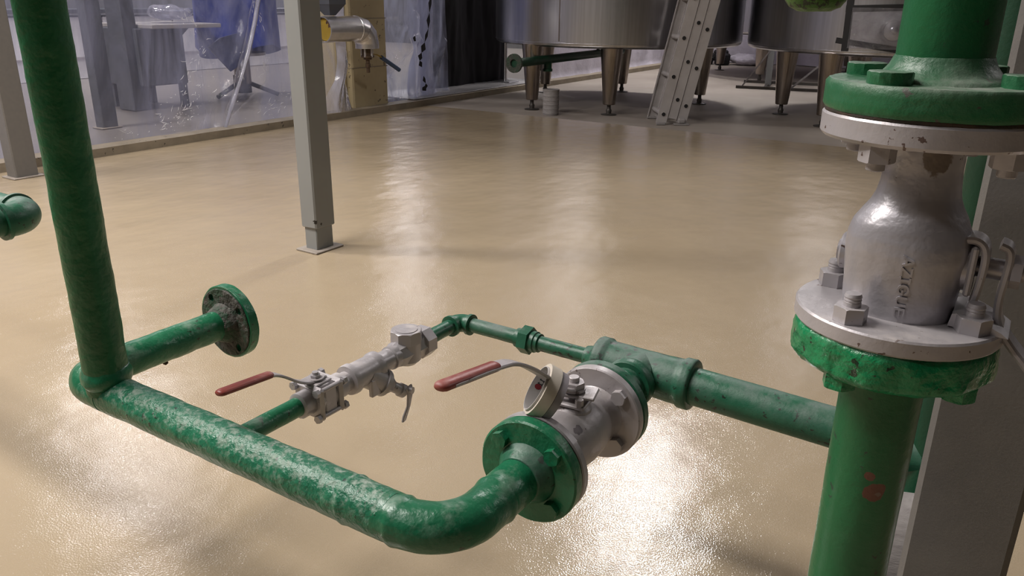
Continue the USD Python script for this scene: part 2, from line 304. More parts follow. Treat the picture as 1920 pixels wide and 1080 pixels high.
def fix(m):
    t = trimesh.Trimesh(*m, process=False)
    return (m[0], m[1][:, ::-1]) if t.volume < 0 else m
def flange_disc(at, d, R, t, hole_r=0., bolt_R=.07, bolt_r=.009, rot=PI/4, bev=.0015, seg=72, bolts=4, up=(0, 0, 1)):
    pr = [(R-bev, 0), (R, bev), (R, t-bev), (R-bev, t)]
    m = lathe([(0, 0)]+pr+[(0, t)], seg=seg)
    M_ = tri2man(m)
    for k in range(bolts if bolt_r else 0):
        a = rot+k*2*PI/bolts
        M_ = M_ - m3.Manifold.cylinder(t*3, bolt_r, bolt_r, 20).translate((bolt_R*math.cos(a), bolt_R*math.sin(a), -t))
    return place(M_, at, d, up)
def dense_flange(at, d, R, t, amp, scale, seed, bev=.003, up=(0, 0, 1)):
    return rough(lathe([(0, 0), (R-bev, 0), (R, bev), (R, t-bev), (R-bev, t), (0, t)], at, d, 120, .004, up), amp, scale, seed)
def ringpos(at, d, R, a, up=(0, 0, 1)):
    return np.asarray(at, float) + frame(d, up) @ np.array([R*math.cos(a), R*math.sin(a), 0])
def grid(fn, u, v):
    U, W = np.meshgrid(u, v, indexing='ij'); P = fn(U, W); n, m = U.shape; V = np.stack([np.broadcast_to(q, U.shape) for q in P], -1).reshape(-1, 3)
    i = (np.arange(n-1)[:, None]*m + np.arange(m-1)).ravel(); return V, np.vstack([np.stack([i, i+m, i+m+1], 1), np.stack([i, i+m+1, i+1], 1)])
fb = lambda x, y, z, o=4, s=0: meshkit.fbm(np.stack(np.broadcast_arrays(x, y, z), -1).astype(float), o, s) - .5

# ------------------------------------------------------------------ the setting
EDGE = 5.93; CURB = -4.80
fl = thing('floor', None, None, (0, 0, 0), kind='structure')
fl.part('coated_area', box((1.6, -.535, -.05), (12.8, 12.93, .1)), 'floor', False, label='glossy freshly coated beige epoxy floor')
fl.part('bare_area', box((1.6, 10.07, -.0515), (12.8, 8.28, .1)), 'concrete', False, label='dull grey uncoated floor under the steel tanks')
fl.part('back_room_area', box((-8.9, 3.6, -.054), (8.2, 21.2, .1)), 'floor_back', False, label='pale floor behind the plastic film')
single('ceiling', box((-2.5, 3.5, 5.4), (21.4, 21.4, .1)), 'ceiling', kind='structure', smooth=False)
single('wall_left', box((-13.05, 3.5, 2.6), (.1, 21.4, 5.5)), 'wall', kind='structure', smooth=False)
single('wall_far', box((-2.5, 14.25, 2.6), (21.4, .1, 5.5)), 'wall_dark', kind='structure', smooth=False)
single('wall_right', box((8.05, 3.5, 2.6), (.1, 21.4, 5.5)), 'wall_dark', kind='structure', smooth=False)
single('wall_near', box((-2.5, -7.05, 2.6), (21.4, .1, 5.5)), 'wall', kind='structure', smooth=False)
cb = rough(grid(lambda u, w: (CURB - .15*np.clip((w-.3)/.55, 0, 1) , u, .052*np.clip(w/.3, 0, 1)*(1-np.clip((w-.9)/.1, 0, 1))), np.linspace(-6.9, 14.1, 1100), np.linspace(0, 1, 11)), .004, 6, 3)
single('trim_1', cb, 'curb', kind='structure', smooth=40)
# beige pillar standing on the curb line: blocks with faint joints
pl = thing('pillar', 'beige painted block pillar behind the aluminium clad duct', 'pillar', (-5.0, 5.33, 0))
pl.part('shaft', box((-5.06, 5.31, 2.6), (.30, .44, 5.3), .012), 'pillar')
pl.part('side_pilaster', box((-5.08, 5.03, 2.6), (.20, .13, 5.3), .012), 'pillar')
for k in range(7): pl.part('joint', join(box((-4.9095, 5.31, .38+k*.4), (.003, .445, .008)), box((-5.06, 5.31, .38+k*.4), (.303, .443, .006))), 'curb', False)

IN_PIPEWORK = True
# ------------------------------------------------------------------ main green header: riser, long horizontal pipe, bend, stub with flange
zp = .22; mr = .038
hd = thing('pipe_header', 'green welded steel pipe with riser, long horizontal run and bend in the foreground', 'pipe', (-1.40, .738, zp))
path = np.vstack([line((-1.455, .738, zp), (-.685, .744, zp), .005)])
def weld_bumps(x, at, w=.006): return sum(np.exp(-((x-a)/w)**2) for a in at)
rr = mr + .0022*weld_bumps(path[:, 0], (-.765,), .006)
mp = rough(sweep(path, rr, 72), .0022, 26, 1, 5); hd.part('main_pipe', mp, 'green_scaly', 60, label='scaly dusty horizontal pipe')
EB = .085
eb = np.vstack([line((-.70, .744, zp), (-.58-EB, .744, zp), .005)[:-1], bend((-.583, .744, zp), np.array([1., 0, 0]), np.array([0, 1., 0]), EB, 26)[1:], line((-.583, .744+EB, zp), (-.583, .956, zp), .005)[1:]])
s_ = np.r_[0, np.cumsum(np.linalg.norm(np.diff(eb, axis=0), axis=1))]
rr = mr + .0025*np.exp(-((s_-.03)/.006)**2) + .0025*np.exp(-((s_-.20)/.006)**2)
hd.part('bend', rough(sweep(eb, rr, 72), .0018, 24, 2, 5), 'green', 60)
hd.part('riser', rough(sweep(line((-1.402, .737, zp+.01), (-1.402, .737, 4.6), .012), .0402, 64), .0022, 22, 4, 4), 'green_riser', 60, label='tall upright pipe, smoother and darker')
hd.part('riser_weld', rough(lathe([(.040, -.012), (.046, .0), (.046, .012), (.040, .028)], (-1.402, .737, zp+.033), (0, 0, 1), 60, .004), .003, 40, 8), 'green', 60)
el = np.vstack([line((-1.40, .738, zp), (-1.455, .738, zp), .005)[:-1], bend((-1.515, .738, zp), np.array([-1., 0, 0]), np.array([0, 1., 0]), .06, 16), line((-1.515, .80, zp), (-1.515, 1.105, zp), .005)[1:]])
hd.part('stub_pipe', rough(sweep(el, np.r_[np.full(20, .0385), np.full(len(el)-20, .0355)], 64), .002, 30, 5, 5), 'green', 60)
sf = hd.part('stub_flange', rough(flange_disc((-1.515, 1.098, zp), (0, 1, 0), .089, .024, rot=PI/4+.15, bolt_R=.068, bolt_r=.0095), .0012, 60, 6), 'green', 30, label='end flange on the short stub')
sf.part('flange_face', rough(flange_disc((-1.515, 1.094, zp), (0, 1, 0), .083, .006, rot=PI/4+.15, bolt_R=.068, bolt_r=.0095), .002, 50, 7), 'flange_rust', 30, label='dark corroded face of the flange')
hd.part('stub_weld', rough(lathe([(.033, -.03), (.043, -.016), (.049, 0)], (-1.515, 1.094, zp), (0, 1, 0), 60, .004), .004, 45, 9), 'flange_rust', 60)
hd.part('weld_drip', rough(lathe([(.001, 0), (.006, .004), (.005, .010), (.002, .014)], (-1.515, .93, zp-.046), (0, 0, 1), 12), .001, 90, 1), 'gasket', 60)
hd.part('branch_nipple', rough(sweep(line((-1.065, .76, zp-.003), (-1.065, .925, zp-.003), .005), .0188, 40), .0007, 40, 11), 'green', 60, label='thin branch pipe')
vx = -.583
hd.part('weld_neck', rough(lathe([(.038, -.03), (.046, -.014), (.053, -.004), (.054, .004)], (vx, .957, zp), (0, 1, 0), 64, .004), .002, 40, 12), 'green_dusty', 60)
fl_ = hd.part('flange', rough(lathe([(0, 0), (.0885, 0), (.0915, .003), (.0915, .021), (.0895, .024), (0, .024)], (vx, .956, zp), (0, 1, 0), 110, .005), .0009, 40, 13), 'green', 30)
for k in range(4):
    a = PI/4+k*PI/2; b = ringpos((vx, .956, zp), (0, -1, 0), .070, a)
    fl_.part('bolt_head', rough(hexagon(b, (0, -1, 0), .0145, .0115, bev=.002, rot=.4+k), .0006, 90, k), 'green')

# ------------------------------------------------------------------ flanged ball valve on the lower run
bv = thing('flanged_valve', 'silver painted flanged ball valve with red lever, lying between two green flanges', 'valve', (vx, 1.1, zp-.09))
bv.part('gasket', lathe([(0, 0), (.088, 0), (.088, .003), (0, .003)], (vx, .980, zp), (0, 1, 0), 64), 'gasket')
nf = bv.part('near_flange', rough(lathe([(0, 0), (.089, 0), (.0915, .002), (.0915, .014), (.0895, .016), (0, .016)], (vx, .983, zp), (0, 1, 0), 110, .006), .0006, 40, 21), 'silver_gold', 30)
ff = bv.part('far_flange', rough(lathe([(0, 0), (.089, 0), (.0915, .002), (.0915, .016), (.0895, .018), (0, .018)], (vx, 1.197, zp), (0, 1, 0), 110, .006), .0006, 40, 22), 'silver_gold', 30)
bv.part('body', rough(lathe([(.046, .99), (.046, 1.005), (.047, 1.03), (.052, 1.05), (.0575, 1.075), (.0605, 1.105), (.059, 1.135), (.054, 1.16), (.050, 1.18), (.052, 1.192), (.058, 1.20)], (vx, 0, zp), (0, 1, 0), 80, .005), .0008, 30, 23), 'silver_gold', 60)
for k in range(4):
    a = PI/4+k*PI/2
    ff.part('bolt_head', hexagon(ringpos((vx, 1.198, zp), (0, -1, 0), .070, a), (0, -1, 0), .0148, .013, bev=.002, rot=.3+k*.7), 'silver_gold')
    nf.part('bolt_nut', hexagon(ringpos((vx, .998, zp), (0, 1, 0), .070, a), (0, 1, 0), .0138, .012, bev=.002, rot=.2+k*.5), 'silver_gold')
sy = 1.108
bv.part('bonnet', lathe([(.034, .255), (.033, .276), (.028, .282), (.018, .284)], (vx, sy, 0), (0, 0, 1), 48), 'silver_gold')
bv.part('bonnet_plate', box((vx, sy, .288), (.062, .058, .007), .002, .1), 'silver_gold')
for sx, q in ((-1, -1), (1, 1), (1, -1)): bv.part('bonnet_screw', hexagon((vx+sx*.023, sy+q*.021, .290), (0, 0, 1), .0075, .014, bev=.001, rot=.4), 'silver_gold')
bv.part('stop_plate', box((vx+.01, sy+.005, .303), (.060, .045, .006), .0015, .25), 'silver_gold')
bv.part('stem', cyl((vx, sy, .284), (vx, sy, .333), .0095, seg=24, bev=.001), 'silver_gold')
bv.part('stem_nut', join(hexagon((vx, sy, .313), (0, 0, 1), .0195, .011, bev=.001, rot=.2), cyl((vx, sy, .309), (vx, sy, .313), .021, seg=32)), 'silver_gold')
def smoothpath(p, n=40):
    p = np.asarray(p, float); 
    for _ in range(3): p = np.vstack([p[:1]] + [np.array([a*.75+b*.25, a*.25+b*.75]) for a, b in zip(p, p[1:])] + [p[-1:]])
    return p
lv = [(vx, sy+.018, .311), (vx, sy-.035, .317), (vx, 1.001, .380), (vx, .915, .438), (vx, .862, .451), (vx, .752, .468)]
lev = bv.part('lever', strip(smoothpath(lv[:5]+[lv[5]]), .025, .006), 'silver_gold', 40, label='cranked flat steel lever')
def grip(p0, p1, w, t):
    L = np.linalg.norm(np.subtract(p1, p0)); n = 30; u = np.linspace(0, 1, n)
    m = sweep(line(p0, p1, L/(n-1)+1e-9)[:n] if False else np.asarray(p0)+(np.asarray(p1)-np.asarray(p0))*u[:, None], 1.0*w/2*np.minimum(1, .62+.38*np.sqrt(np.clip((1-u)*14, 0, 1)))*np.minimum(1, .8+u*6), 32)
    v, f = m; d = np.subtract(p1, p0)/L; side = np.array([1., 0, 0]); up = np.cross(side, d); up /= np.linalg.norm(up); c = (v-np.asarray(p0)) @ up
    return v - up*(c*(1-t/w))[:, None], f
lev.part('grip', rough(grip((vx, .864, .4502), (vx, .730, .472), .024, .015), .0003, 60, 3), 'red', 60, label='red plastic sleeve')

# tape roll hung on the lever
tc = np.array([vx-.006, 1.022, .336]); _d = tc-np.array([0, 0, H]); _d /= np.linalg.norm(_d); _x = np.cross(_d, (0, 0, 1)); _x /= np.linalg.norm(_x); _y = np.cross(_x, _d)
ta = .962*(-.90*_x+.436*_y) - .27*_d; ta = np.round(ta, 3); ta /= np.linalg.norm(ta); tw = .020
tr = thing('tape_roll', 'roll of beige tape hung on the lever of the flanged valve', 'tape', tc)
def annulus(r0, r1, w, at, d, seg=72):
    pr = [(r0, -w/2), (r1, -w/2), (r1, w/2), (r0, w/2)]; a = np.arange(seg)*2*PI/seg; V = np.array([[(r*math.cos(t), r*math.sin(t), z) for r, z in pr] for t in a]).reshape(-1, 3); F = []
    for k in range(seg):
        for j in range(4):
            q, b, c, e = k*4+j, k*4+(j+1) % 4, ((k+1) % seg)*4+(j+1) % 4, ((k+1) % seg)*4+j; F += [(q, e, c), (q, c, b)]
    return fix(place((V, np.array(F)), at, d))
RI = .040
tr.part('core', annulus(RI-.0015, RI, tw*1.9, tc+ta*.001, ta), 'label_white', 30, label='white printed cardboard core')
tr.part('winding', annulus(RI, RI+.0065, tw, tc+ta*.006, ta), 'tape', 30, label='beige wound tape')
tr.part('second_winding', annulus(RI, RI+.0045, tw*.62, tc-ta*.0115, ta), 'tape_side', 30, label='grey tape wound on the same core')
fr = frame(ta)
def on_core(mesh, ang, along):
    v, f = vf(mesh); t = ang + v[:, 0]/RI; r = RI-.0017 - v[:, 2]; P = np.stack([r*np.cos(t), r*np.sin(t), along+v[:, 1]], 1); return P @ fr.T + tc, f
_far = fr.T @ _d; CA = math.atan2(_far[1], _far[0])   # inner wall on the side away from the lever grip's viewer
tr.part('print', on_core(meshkit.text_mesh('110', .0085, .0002, True), CA-.52, .002), 'ink', False)
tr.part('print', on_core(meshkit.text_mesh('HS', .0085, .0002), CA-.86, .002), 'ink', False)
_e = trimesh.creation.cylinder(.0055, .0003, sections=32); _e.vertices = _e.vertices*np.array([.9, 1.1, 1])+np.array([0, .004, .0002])
tr.part('logo', on_core(_e, CA-.08, .003), 'ink_red', False, label='red oval mark on the core')

# ------------------------------------------------------------------ small ball valve, strainer, check valve, bypass
cx, zc = -1.065, .217
sv = thing('small_valve', 'small grey three-piece ball valve with red lever on thin cross pipe', 'valve', (cx, .965, zc-.035))
sv.part('end_cap', join(lathe([(.020, .905), (.0255, .908), (.0255, .935), (.024, .94)], (cx, 0, zc), (0, 1, 0), 32), box((cx, .938, zc), (.078, .012, .070), .006)), 'silver')
sv.part('end_cap', join(lathe([(.024, .99), (.026, .995), (.026, 1.018), (.021, 1.022)], (cx, 0, zc), (0, 1, 0), 32), box((cx, .989, zc), (.078, .012, .070), .006)), 'silver')
sv.part('body', join(box((cx, .964, zc), (.062, .042, .060), .008), cyl((cx, .944, zc), (cx, .984, zc), .031, seg=32)), 'silver')
for i, j in ((-1, -1), (-1, 1), (1, -1), (1, 1)):
    sv.part('bolt', join(cyl((cx+i*.031, .93, zc+j*.027), (cx+i*.031, 1.0, zc+j*.027), .0048, seg=14), hexagon((cx+i*.031, .931, zc+j*.027), (0, -1, 0), .0085, .008, rot=.3), hexagon((cx+i*.031, .995, zc+j*.027), (0, 1, 0), .0085, .008, rot=.2)), 'silver')
sv.part('bonnet', join(lathe([(.026, .243), (.025, .250), (.016, .253)], (cx, .958, 0), (0, 0, 1), 32), box((cx, .958, .2525), (.042, .040, .004), .001)), 'silver')
sv.part('stem_nut', join(cyl((cx, .956, .252), (cx, .956, .271), .0062, seg=20), hexagon((cx, .956, .2595), (0, 0, 1), .0105, .006, rot=.3), cyl((cx, .956, .2575), (cx, .956, .2598), .016, seg=32)), 'silver')
sl = [(cx, .975, .2558), (cx, .925, .2560), (cx, .862, .306), (cx, .835, .3085), (cx, .752, .3162)]
l2 = sv.part('lever', strip(smoothpath(sl), .021, .005), 'silver', 40, label='cranked flat lever')
l2.part('grip', rough(grip((cx, .852, .3077), (cx, .738, .3175), .022, .0125), .0003, 60, 4), 'red', 60, label='pale red dusty plastic sleeve')

st = thing('strainer', 'grey painted strainer with slanted branch and small drain cock, behind the small valve', 'strainer', (cx, 1.1, zc-.04))
st.part('body', rough(lathe([(.021, 1.016), (.021, 1.036), (.031, 1.038), (.0325, 1.044), (.0325, 1.052), (.029, 1.055), (.0295, 1.112), (.032, 1.116), (.032, 1.126), (.027, 1.130), (.0225, 1.134), (.0225, 1.166), (.026, 1.168), (.026, 1.186)], (cx, 0, zc), (0, 1, 0), 44, .006), .0005, 50, 31), 'silver', 40)
bd = np.array([.25, .80, -.62]); bd /= np.linalg.norm(bd); b0 = np.array([cx+.005, 1.088, zc-.006])
st.part('branch', lathe([(.026, 0), (.026, .040), (.030, .041), (.030, .052), (.024, .056)], b0, bd, 40), 'silver')
st.part('branch_plate', box((cx+.026, 1.098, zc-.028), (.012, .044, .040), .003), 'silver')
dc = b0+bd*.055
st.part('branch_plug', hexagon(dc, bd, .021, .012, rot=.3), 'silver')
ck = st.part('drain_cock', rough(lathe([(.013, 0), (.010, .012), (.012, .016), (.012, .030), (.015, .033), (.015, .046), (.010, .05)], dc+bd*.010, bd, 28), .0005, 60, 5), 'silver')
tip = dc+bd*.055
hl = strip([tip+np.array([.012, .004, .012]), tip+np.array([.014, .006, 0]), tip+np.array([.015, -.002, -.03]), tip+np.array([.013, -.012, -.050]), tip+np.array([.012, -.016, -.062])], [.022, .020, .011, .016, .013], .006, (0, .9, .2))
ck.part('cock_handle', join(hl, cyl(tip+np.array([.004, .004, .004]), tip+np.array([.021, .007, .004]), .008, seg=20)), 'silver')

cv = thing('check_valve', 'grey check valve with big octagonal cap standing upright on the thin cross pipe', 'valve', (cx, 1.225, zc-.03))
cv.part('body', rough(join(lathe([(.020, 1.178), (.026, 1.180), (.030, 1.19), (.031, 1.26), (.026, 1.278), (.022, 1.282)], (cx, 0, zc), (0, 1, 0), 8), lathe([(.020, .185), (.031, .195), (.033, .237)], (cx, 1.225, 0), (0, 0, 1), 40)), .0003, 30, 1), 'silver', 30)
cv.part('hub', hexagon((cx, 1.262, zc), (0, 1, 0), .036, .030, 8, rot=PI/8), 'silver')
cv.part('cap', join(hexagon((cx, 1.225, .237), (0, 0, 1), .0355, .028, 8, bev=.002, rot=.2), cyl((cx, 1.225, .264), (cx, 1.225, .2665), .025, seg=32)), 'silver', 25)

by = 1.420
bp = thing('bypass_pipe', 'thin green bypass pipe with elbow and hexagonal union behind the valves', 'pipe', (-.9, by, zc))
pr = .0172
bp.part('pipe', rough(sweep(line((cx, 1.275, zc), (cx, 1.40, zc), .006), pr, 32), .0006, 40, 1), 'green_dusty', 60)
def elbow_fit(corner, d0, d1, R, r, rc, n=14):
    d0, d1 = np.array(d0, float), np.array(d1, float); c = np.array(corner, float)
    return join(sweep(np.vstack([line(c-d0*(R+.012), c-d0*R, .004), bend(c, d0, d1, R, n)[1:], line(c+d1*R, c+d1*(R+.012), .004)[1:]]), r, 36),
                lathe([(r, 0), (rc, .001), (rc, .009), (r, .011)], c-d0*(R+.016), d0, 36), lathe([(r, 0), (rc, .002), (rc, .010), (r, .011)], c+d1*(R+.005), d1, 36))
bp.part('elbow', rough(elbow_fit((cx, by, zc), (0, 1, 0), (1, 0, 0), .022, .0215, .0255), .0004, 50, 2), 'green_dusty', 45)
bp.part('pipe', rough(sweep(line((cx+.03, by, zc), (-.885, by, zc), .006), pr, 32), .0005, 40, 3), 'green_dusty', 60)
bp.part('union', join(lathe([(.018, 0), (.0225, .002), (.0225, .018)], (-.900, by, zc), (1, 0, 0), 36), hexagon((-.884, by, zc), (1, 0, 0), .0325, .024, rot=.25), lathe([(.0245, 0), (.0245, .012), (.0215, .014), (.0215, .022), (.018, .024)], (-.860, by, zc), (1, 0, 0), 36)), 'green_dusty')
bp.part('pipe', rough(sweep(line((-.845, by, zc), (-.675, by, zc), .006), pr, 32), .0008, 50, 4), 'green_dusty', 60)

# ------------------------------------------------------------------ tee, branch pipe and back standpipe
tx = vx; ty = 1.412
tp = thing('tee_pipe', 'dusty green tee with flange and thick pipe running right to a back standpipe', 'pipe', (tx, ty, zp))
tp.part('flange', rough(lathe([(0, 0), (.089, 0), (.0915, .002), (.0915, .018), (.0895, .020), (0, .020)], (tx, 1.218, zp), (0, 1, 0), 110, .006), .0008, 40, 41), 'green_dusty', 30)
tp.part('gasket', lathe([(0, 0), (.088, 0), (.088, .003), (0, .003)], (tx, 1.2152, zp), (0, 1, 0), 64), 'gasket')
tp.part('neck_pipe', rough(lathe([(.052, 1.236), (.043, 1.250), (.0405, 1.262), (.040, 1.37)], (tx, 0, zp), (0, 1, 0), 60, .006), .0016, 40, 42), 'green_dusty', 60)
tp.part('tee', rough(join(lathe([(.034, -.112), (.050, -.108), (.0525, -.104), (.0525, -.086), (.048, -.080), (.046, 0), (.048, .080), (.0525, .086), (.0525, .104), (.050, .108), (.034, .110)], (tx+.005, ty, zp), (1, 0, 0), 60, .006),
        lathe([(.046, 0), (.046, .050), (.0525, .056), (.0525, .076), (.050, .080), (.03, .081)], (tx, ty, zp), (0, -1, 0), 60, .006)), .0011, 30, 43), 'green_dusty', 50)
tp.part('reducer', lathe([(.018, -.135), (.024, -.132), (.027, -.118), (.036, -.108)], (tx, ty, zp), (1, 0, 0), 44), 'green_dusty', 50)
tp.part('branch_pipe', rough(sweep(line((tx+.10, ty-.003, zp), (-.035, 1.402, zp-.008), .008), .0385, 60), .0007, 24, 44), 'green_dusty', 60)
px2, py2 = -.035, 1.402
tp.part('back_standpipe', rough(sweep(line((px2, py2, .132), (px2, py2, 4.6), .02), .0385, 48), .0006, 20, 45), 'green_dark', 60, label='upright pipe behind the grey post')
tp.part('standpipe_flange', rough(lathe([(0, .112), (.088, .112), (.090, .114), (.090, .130), (.088, .132), (.056, .134), (.045, .15), (0, .151)], (px2, py2, 0), (0, 0, 1), 72, .01), .0008, 40, 46), 'green_dark', 40)
pump = thing('pump_casing', 'grey cast pump casing on the floor under the back standpipe', 'pump', (px2, py2, 0))
pump.part('flange', lathe([(0, .084), (.088, .084), (.090, .086), (.090, .108), (.088, .110), (0, .110)], (px2, py2, 0), (0, 0, 1), 72), 'post')
pump.part('neck', lathe([(.055, .03), (.046, .06), (.05, .086)], (px2, py2, 0), (0, 0, 1), 48), 'green_dark')
pump.part('pedestal', box((px2-.01, py2-.17, -.13), (.16, .14, .214), .006), 'can')
pump.part('casing', rough(lathe([(0, -.11), (.085, -.11), (.105, -.09), (.105, .06), (.085, .08), (0, .08)], (px2-.01, py2-.17, .107), (1, .35, 0), 64, .02), .001, 20, 3), 'can', 50)

# ------------------------------------------------------------------ right standpipe with upright flanged valve
rx, ry = -.075, .800
lp = thing('standpipe', 'green upright pipe in the right foreground under the silver valve', 'pipe', (rx, ry, .3))
lp.part('pipe', rough(sweep(line((rx, ry, -.235), (rx, ry, .64), .008), .0382, 72), .0007, 22, 51), 'green_stand', 60)
gf = rough(lathe([(0, .627), (.040, .626), (.052, .621), (.086, .622), (.0905, .628), (.0915, .650), (.089, .6585), (0, .6585)], (rx, ry, 0), (0, 0, 1), 150, .0035), .0042, 38, 52, 5)
lp.part('flange', gf, 'green_bright', 60, label='lumpy thickly painted bright green flange')
for a in (-115, -25, 65, 155): lp.part('bolt_head', rough(hexagon((rx+.072*math.cos(rad(a)), ry+.072*math.sin(rad(a)), .624), (0, 0, -1), .0155, .014, bev=.002, rot=a), .001, 60, a), 'green_bright')
lp.part('lower_flange', rough(lathe([(0, .246), (.089, .246), (.0915, .249), (.0915, .267), (.089, .271), (.055, .272), (.042, .283), (0, .285)], (rx, ry, 0), (0, 0, 1), 80, .01), .0006, 40, 53), 'silver', 40, label='pale dusty flange low on the pipe')

uv = thing('upright_valve', 'silver cast flanged ball valve standing upright between green flanges at the right', 'valve', (rx, ry, .66))
uv.part('lower_flange', rough(lathe([(0, .660), (.0905, .660), (.0920, .662), (.0920, .6745), (.0905, .6765), (0, .6765)], (rx, ry, 0), (0, 0, 1), 140, .005), .0005, 60, 61), 'silver', 25)
body = lathe([(.048, .674), (.0485, .69), (.0505, .715), (.0525, .735), (.0520, .748), (.0490, .760), (.0440, .770), (.0390, .778), (.0355, .786), (.0338, .795), (.0325, .81), (.0325, .842)], (rx, ry, 0), (0, 0, 1), 110, .003)
v = body[0]; a = np.arctan2(v[:, 1]-ry, v[:, 0]-rx); wz = np.clip((.775-v[:, 2])/.02, 0, 1)*np.clip((v[:, 2]-.66)/.03, 0, 1)
k = 1+wz*.05*np.cos(3*(a+rad(97)-PI/3)); body = (np.c_[rx+(v[:, 0]-rx)*k, ry+(v[:, 1]-ry)*k, v[:, 2]], body[1])
uv.part('body', rough(body, .0006, 40, 62), 'silver_body', 60, label='rounded cast body with raised letters')
uv.part('upper_flange', rough(lathe([(0, .838), (.0895, .838), (.0920, .841), (.0920, .857), (.0905, .859), (0, .859)], (rx, ry, 0), (0, 0, 1), 140, .005), .0006, 60, 63), 'silver', 25)
for a in (-115, -25, 65, 155):
    q = np.array([rx+.072*math.cos(rad(a)), ry+.072*math.sin(rad(a)), .6765])
    b = uv.part('stud', lathe([(.0078, 0), (.0078, .018), (.0072, .019), (.0078, .0205), (.0072, .022), (.0078, .0235), (.0066, .0265)], q, (0, 0, 1), 22), 'silver')
    b.part('nut', hexagon(q, (0, 0, 1), .0152, .0145, bev=.002, rot=rad(a+20)), 'silver', 25)
    q = np.array([rx+.072*math.cos(rad(a)), ry+.072*math.sin(rad(a)), .838])
    b = uv.part('stud', cyl(q+np.array([0, 0, -.023]), q, .0078, seg=20, bev=.001), 'silver')
    b.part('nut', hexagon(q, (0, 0, -1), .0152, .0155, bev=.002, rot=rad(a+40)), 'silver', 25)
# raised letters reading downwards on the body
tm = meshkit.text_mesh('AZIGUE', .0092, .0019, True); v, f = vf(tm); v = v.copy()
L_ = v[:, 0].max(); zt = .7415; sc = .058/L_
ang = rad(-82) + (v[:, 1]-.0044)/.052; r = .0518+v[:, 2]-.0002*(1); z = zt - v[:, 0]*sc
rb = np.interp(z, [.674, .69, .715, .735, .748], [.048, .0485, .0505, .0525, .052])*(1+np.clip((.775-z)/.02, 0, 1)*np.clip((z-.66)/.03, 0, 1)*.05*np.cos(3*(ang+rad(97)-PI/3)))
r = rb + v[:, 2]
uv.part('raised_letters', fix((np.stack([rx+r*np.cos(ang), ry+r*np.sin(ang), z], 1), f)), 'silver_body', 40, label='cast raised letters reading downwards')
uv.part('side_boss', join(cyl((rx-.045, ry+.005, .722), (rx-.0585, ry+.005, .722), .018, seg=30, bev=.002), cyl((rx-.058, ry+.005, .722), (rx-.061, ry+.005, .722), .010, seg=20)), 'silver_body')
sx0 = rx+.045
uv.part('bonnet', join(cyl((rx+.04, ry, .728), (rx+.055, ry, .728), .024, seg=36, bev=.002), box((rx+.055, ry, .728), (.006, .052, .046), .002)), 'silver_body')
uv.part('stem', cyl((rx+.05, ry, .728), (rx+.088, ry, .728), .0095, seg=24), 'silver_body')
uv.part('stop_bracket', strip(smoothpath([(rx+.040, ry-.008, .753), (rx+.055, ry-.008, .757), (rx+.064, ry-.008, .748), (rx+.064, ry-.008, .72), (rx+.060, ry-.008, .690)]), .030, .0066, (0, 1, 0)), 'silver')
lv3 = smoothpath([(rx+.073, ry, .752), (rx+.082, ry, .749), (rx+.082, ry, .728), (rx+.080, ry, .70), (rx+.084, ry, .676), (rx+.125, ry-.01, .636), (rx+.145, ry-.012, .605), (rx+.147, ry-.012, .49)])
uv.part('lever', strip(lv3, .028, .0066, (0, 1, 0)), 'silver', 40, label='cranked lever pointing down')
uv.part('stem_nut', join(hexagon((rx+.085, ry, .728), (1, 0, 0), .015, .008, rot=.3), cyl((rx+.093, ry, .728), (rx+.096, ry, .728), .008, seg=20)), 'silver')
uv.part('lug', rough(m3.Manifold.hull_points(np.array([(rx+.058+dx, ry-.01+dy, zz) for dx, zz in ((-.012, .678), (-.010, .690), (.036, .676), (.002, .692), (.03, .68)) for dy in (-.022, .03)])), .0004, 60, 2), 'silver')

up = thing('upper_standpipe', 'green upright pipe with thick bolted flange above the silver valve', 'pipe', (rx, ry, .86))
up.part('gasket', rough(lathe([(0, .8585), (.090, .8585), (.0908, .8600), (.090, .8630), (0, .863)], (rx, ry, 0), (0, 0, 1), 100, .005), .0012, 60, 70), 'gasket', 60)
up.part('flange', rough(lathe([(0, .862), (.0905, .862), (.0925, .865), (.0925, .884), (.090, .887), (0, .887)], (rx, ry, 0), (0, 0, 1), 140, .005), .0010, 40, 71), 'green_flange', 40)
up.part('weld_neck', rough(lathe([(.060, .885), (.057, .889), (.048, .893), (.0425, .900), (.039, .908)], (rx, ry, 0), (0, 0, 1), 72, .003), .0014, 50, 72), 'green_flange', 60)
up.part('pipe', rough(sweep(line((rx, ry, .90), (rx, ry, 4.6), .02), .0385, 60), .0006, 22, 73), 'green_stand', 60)
for a in (-115, -25, 65, 155):
    b = up.part('bolt_head', rough(hexagon((rx+.072*math.cos(rad(a)), ry+.072*math.sin(rad(a)), .886), (0, 0, 1), .0180, .0115, 12, bev=.004, rot=a), .0012, 60, 74+a), 'green_flange', 60)

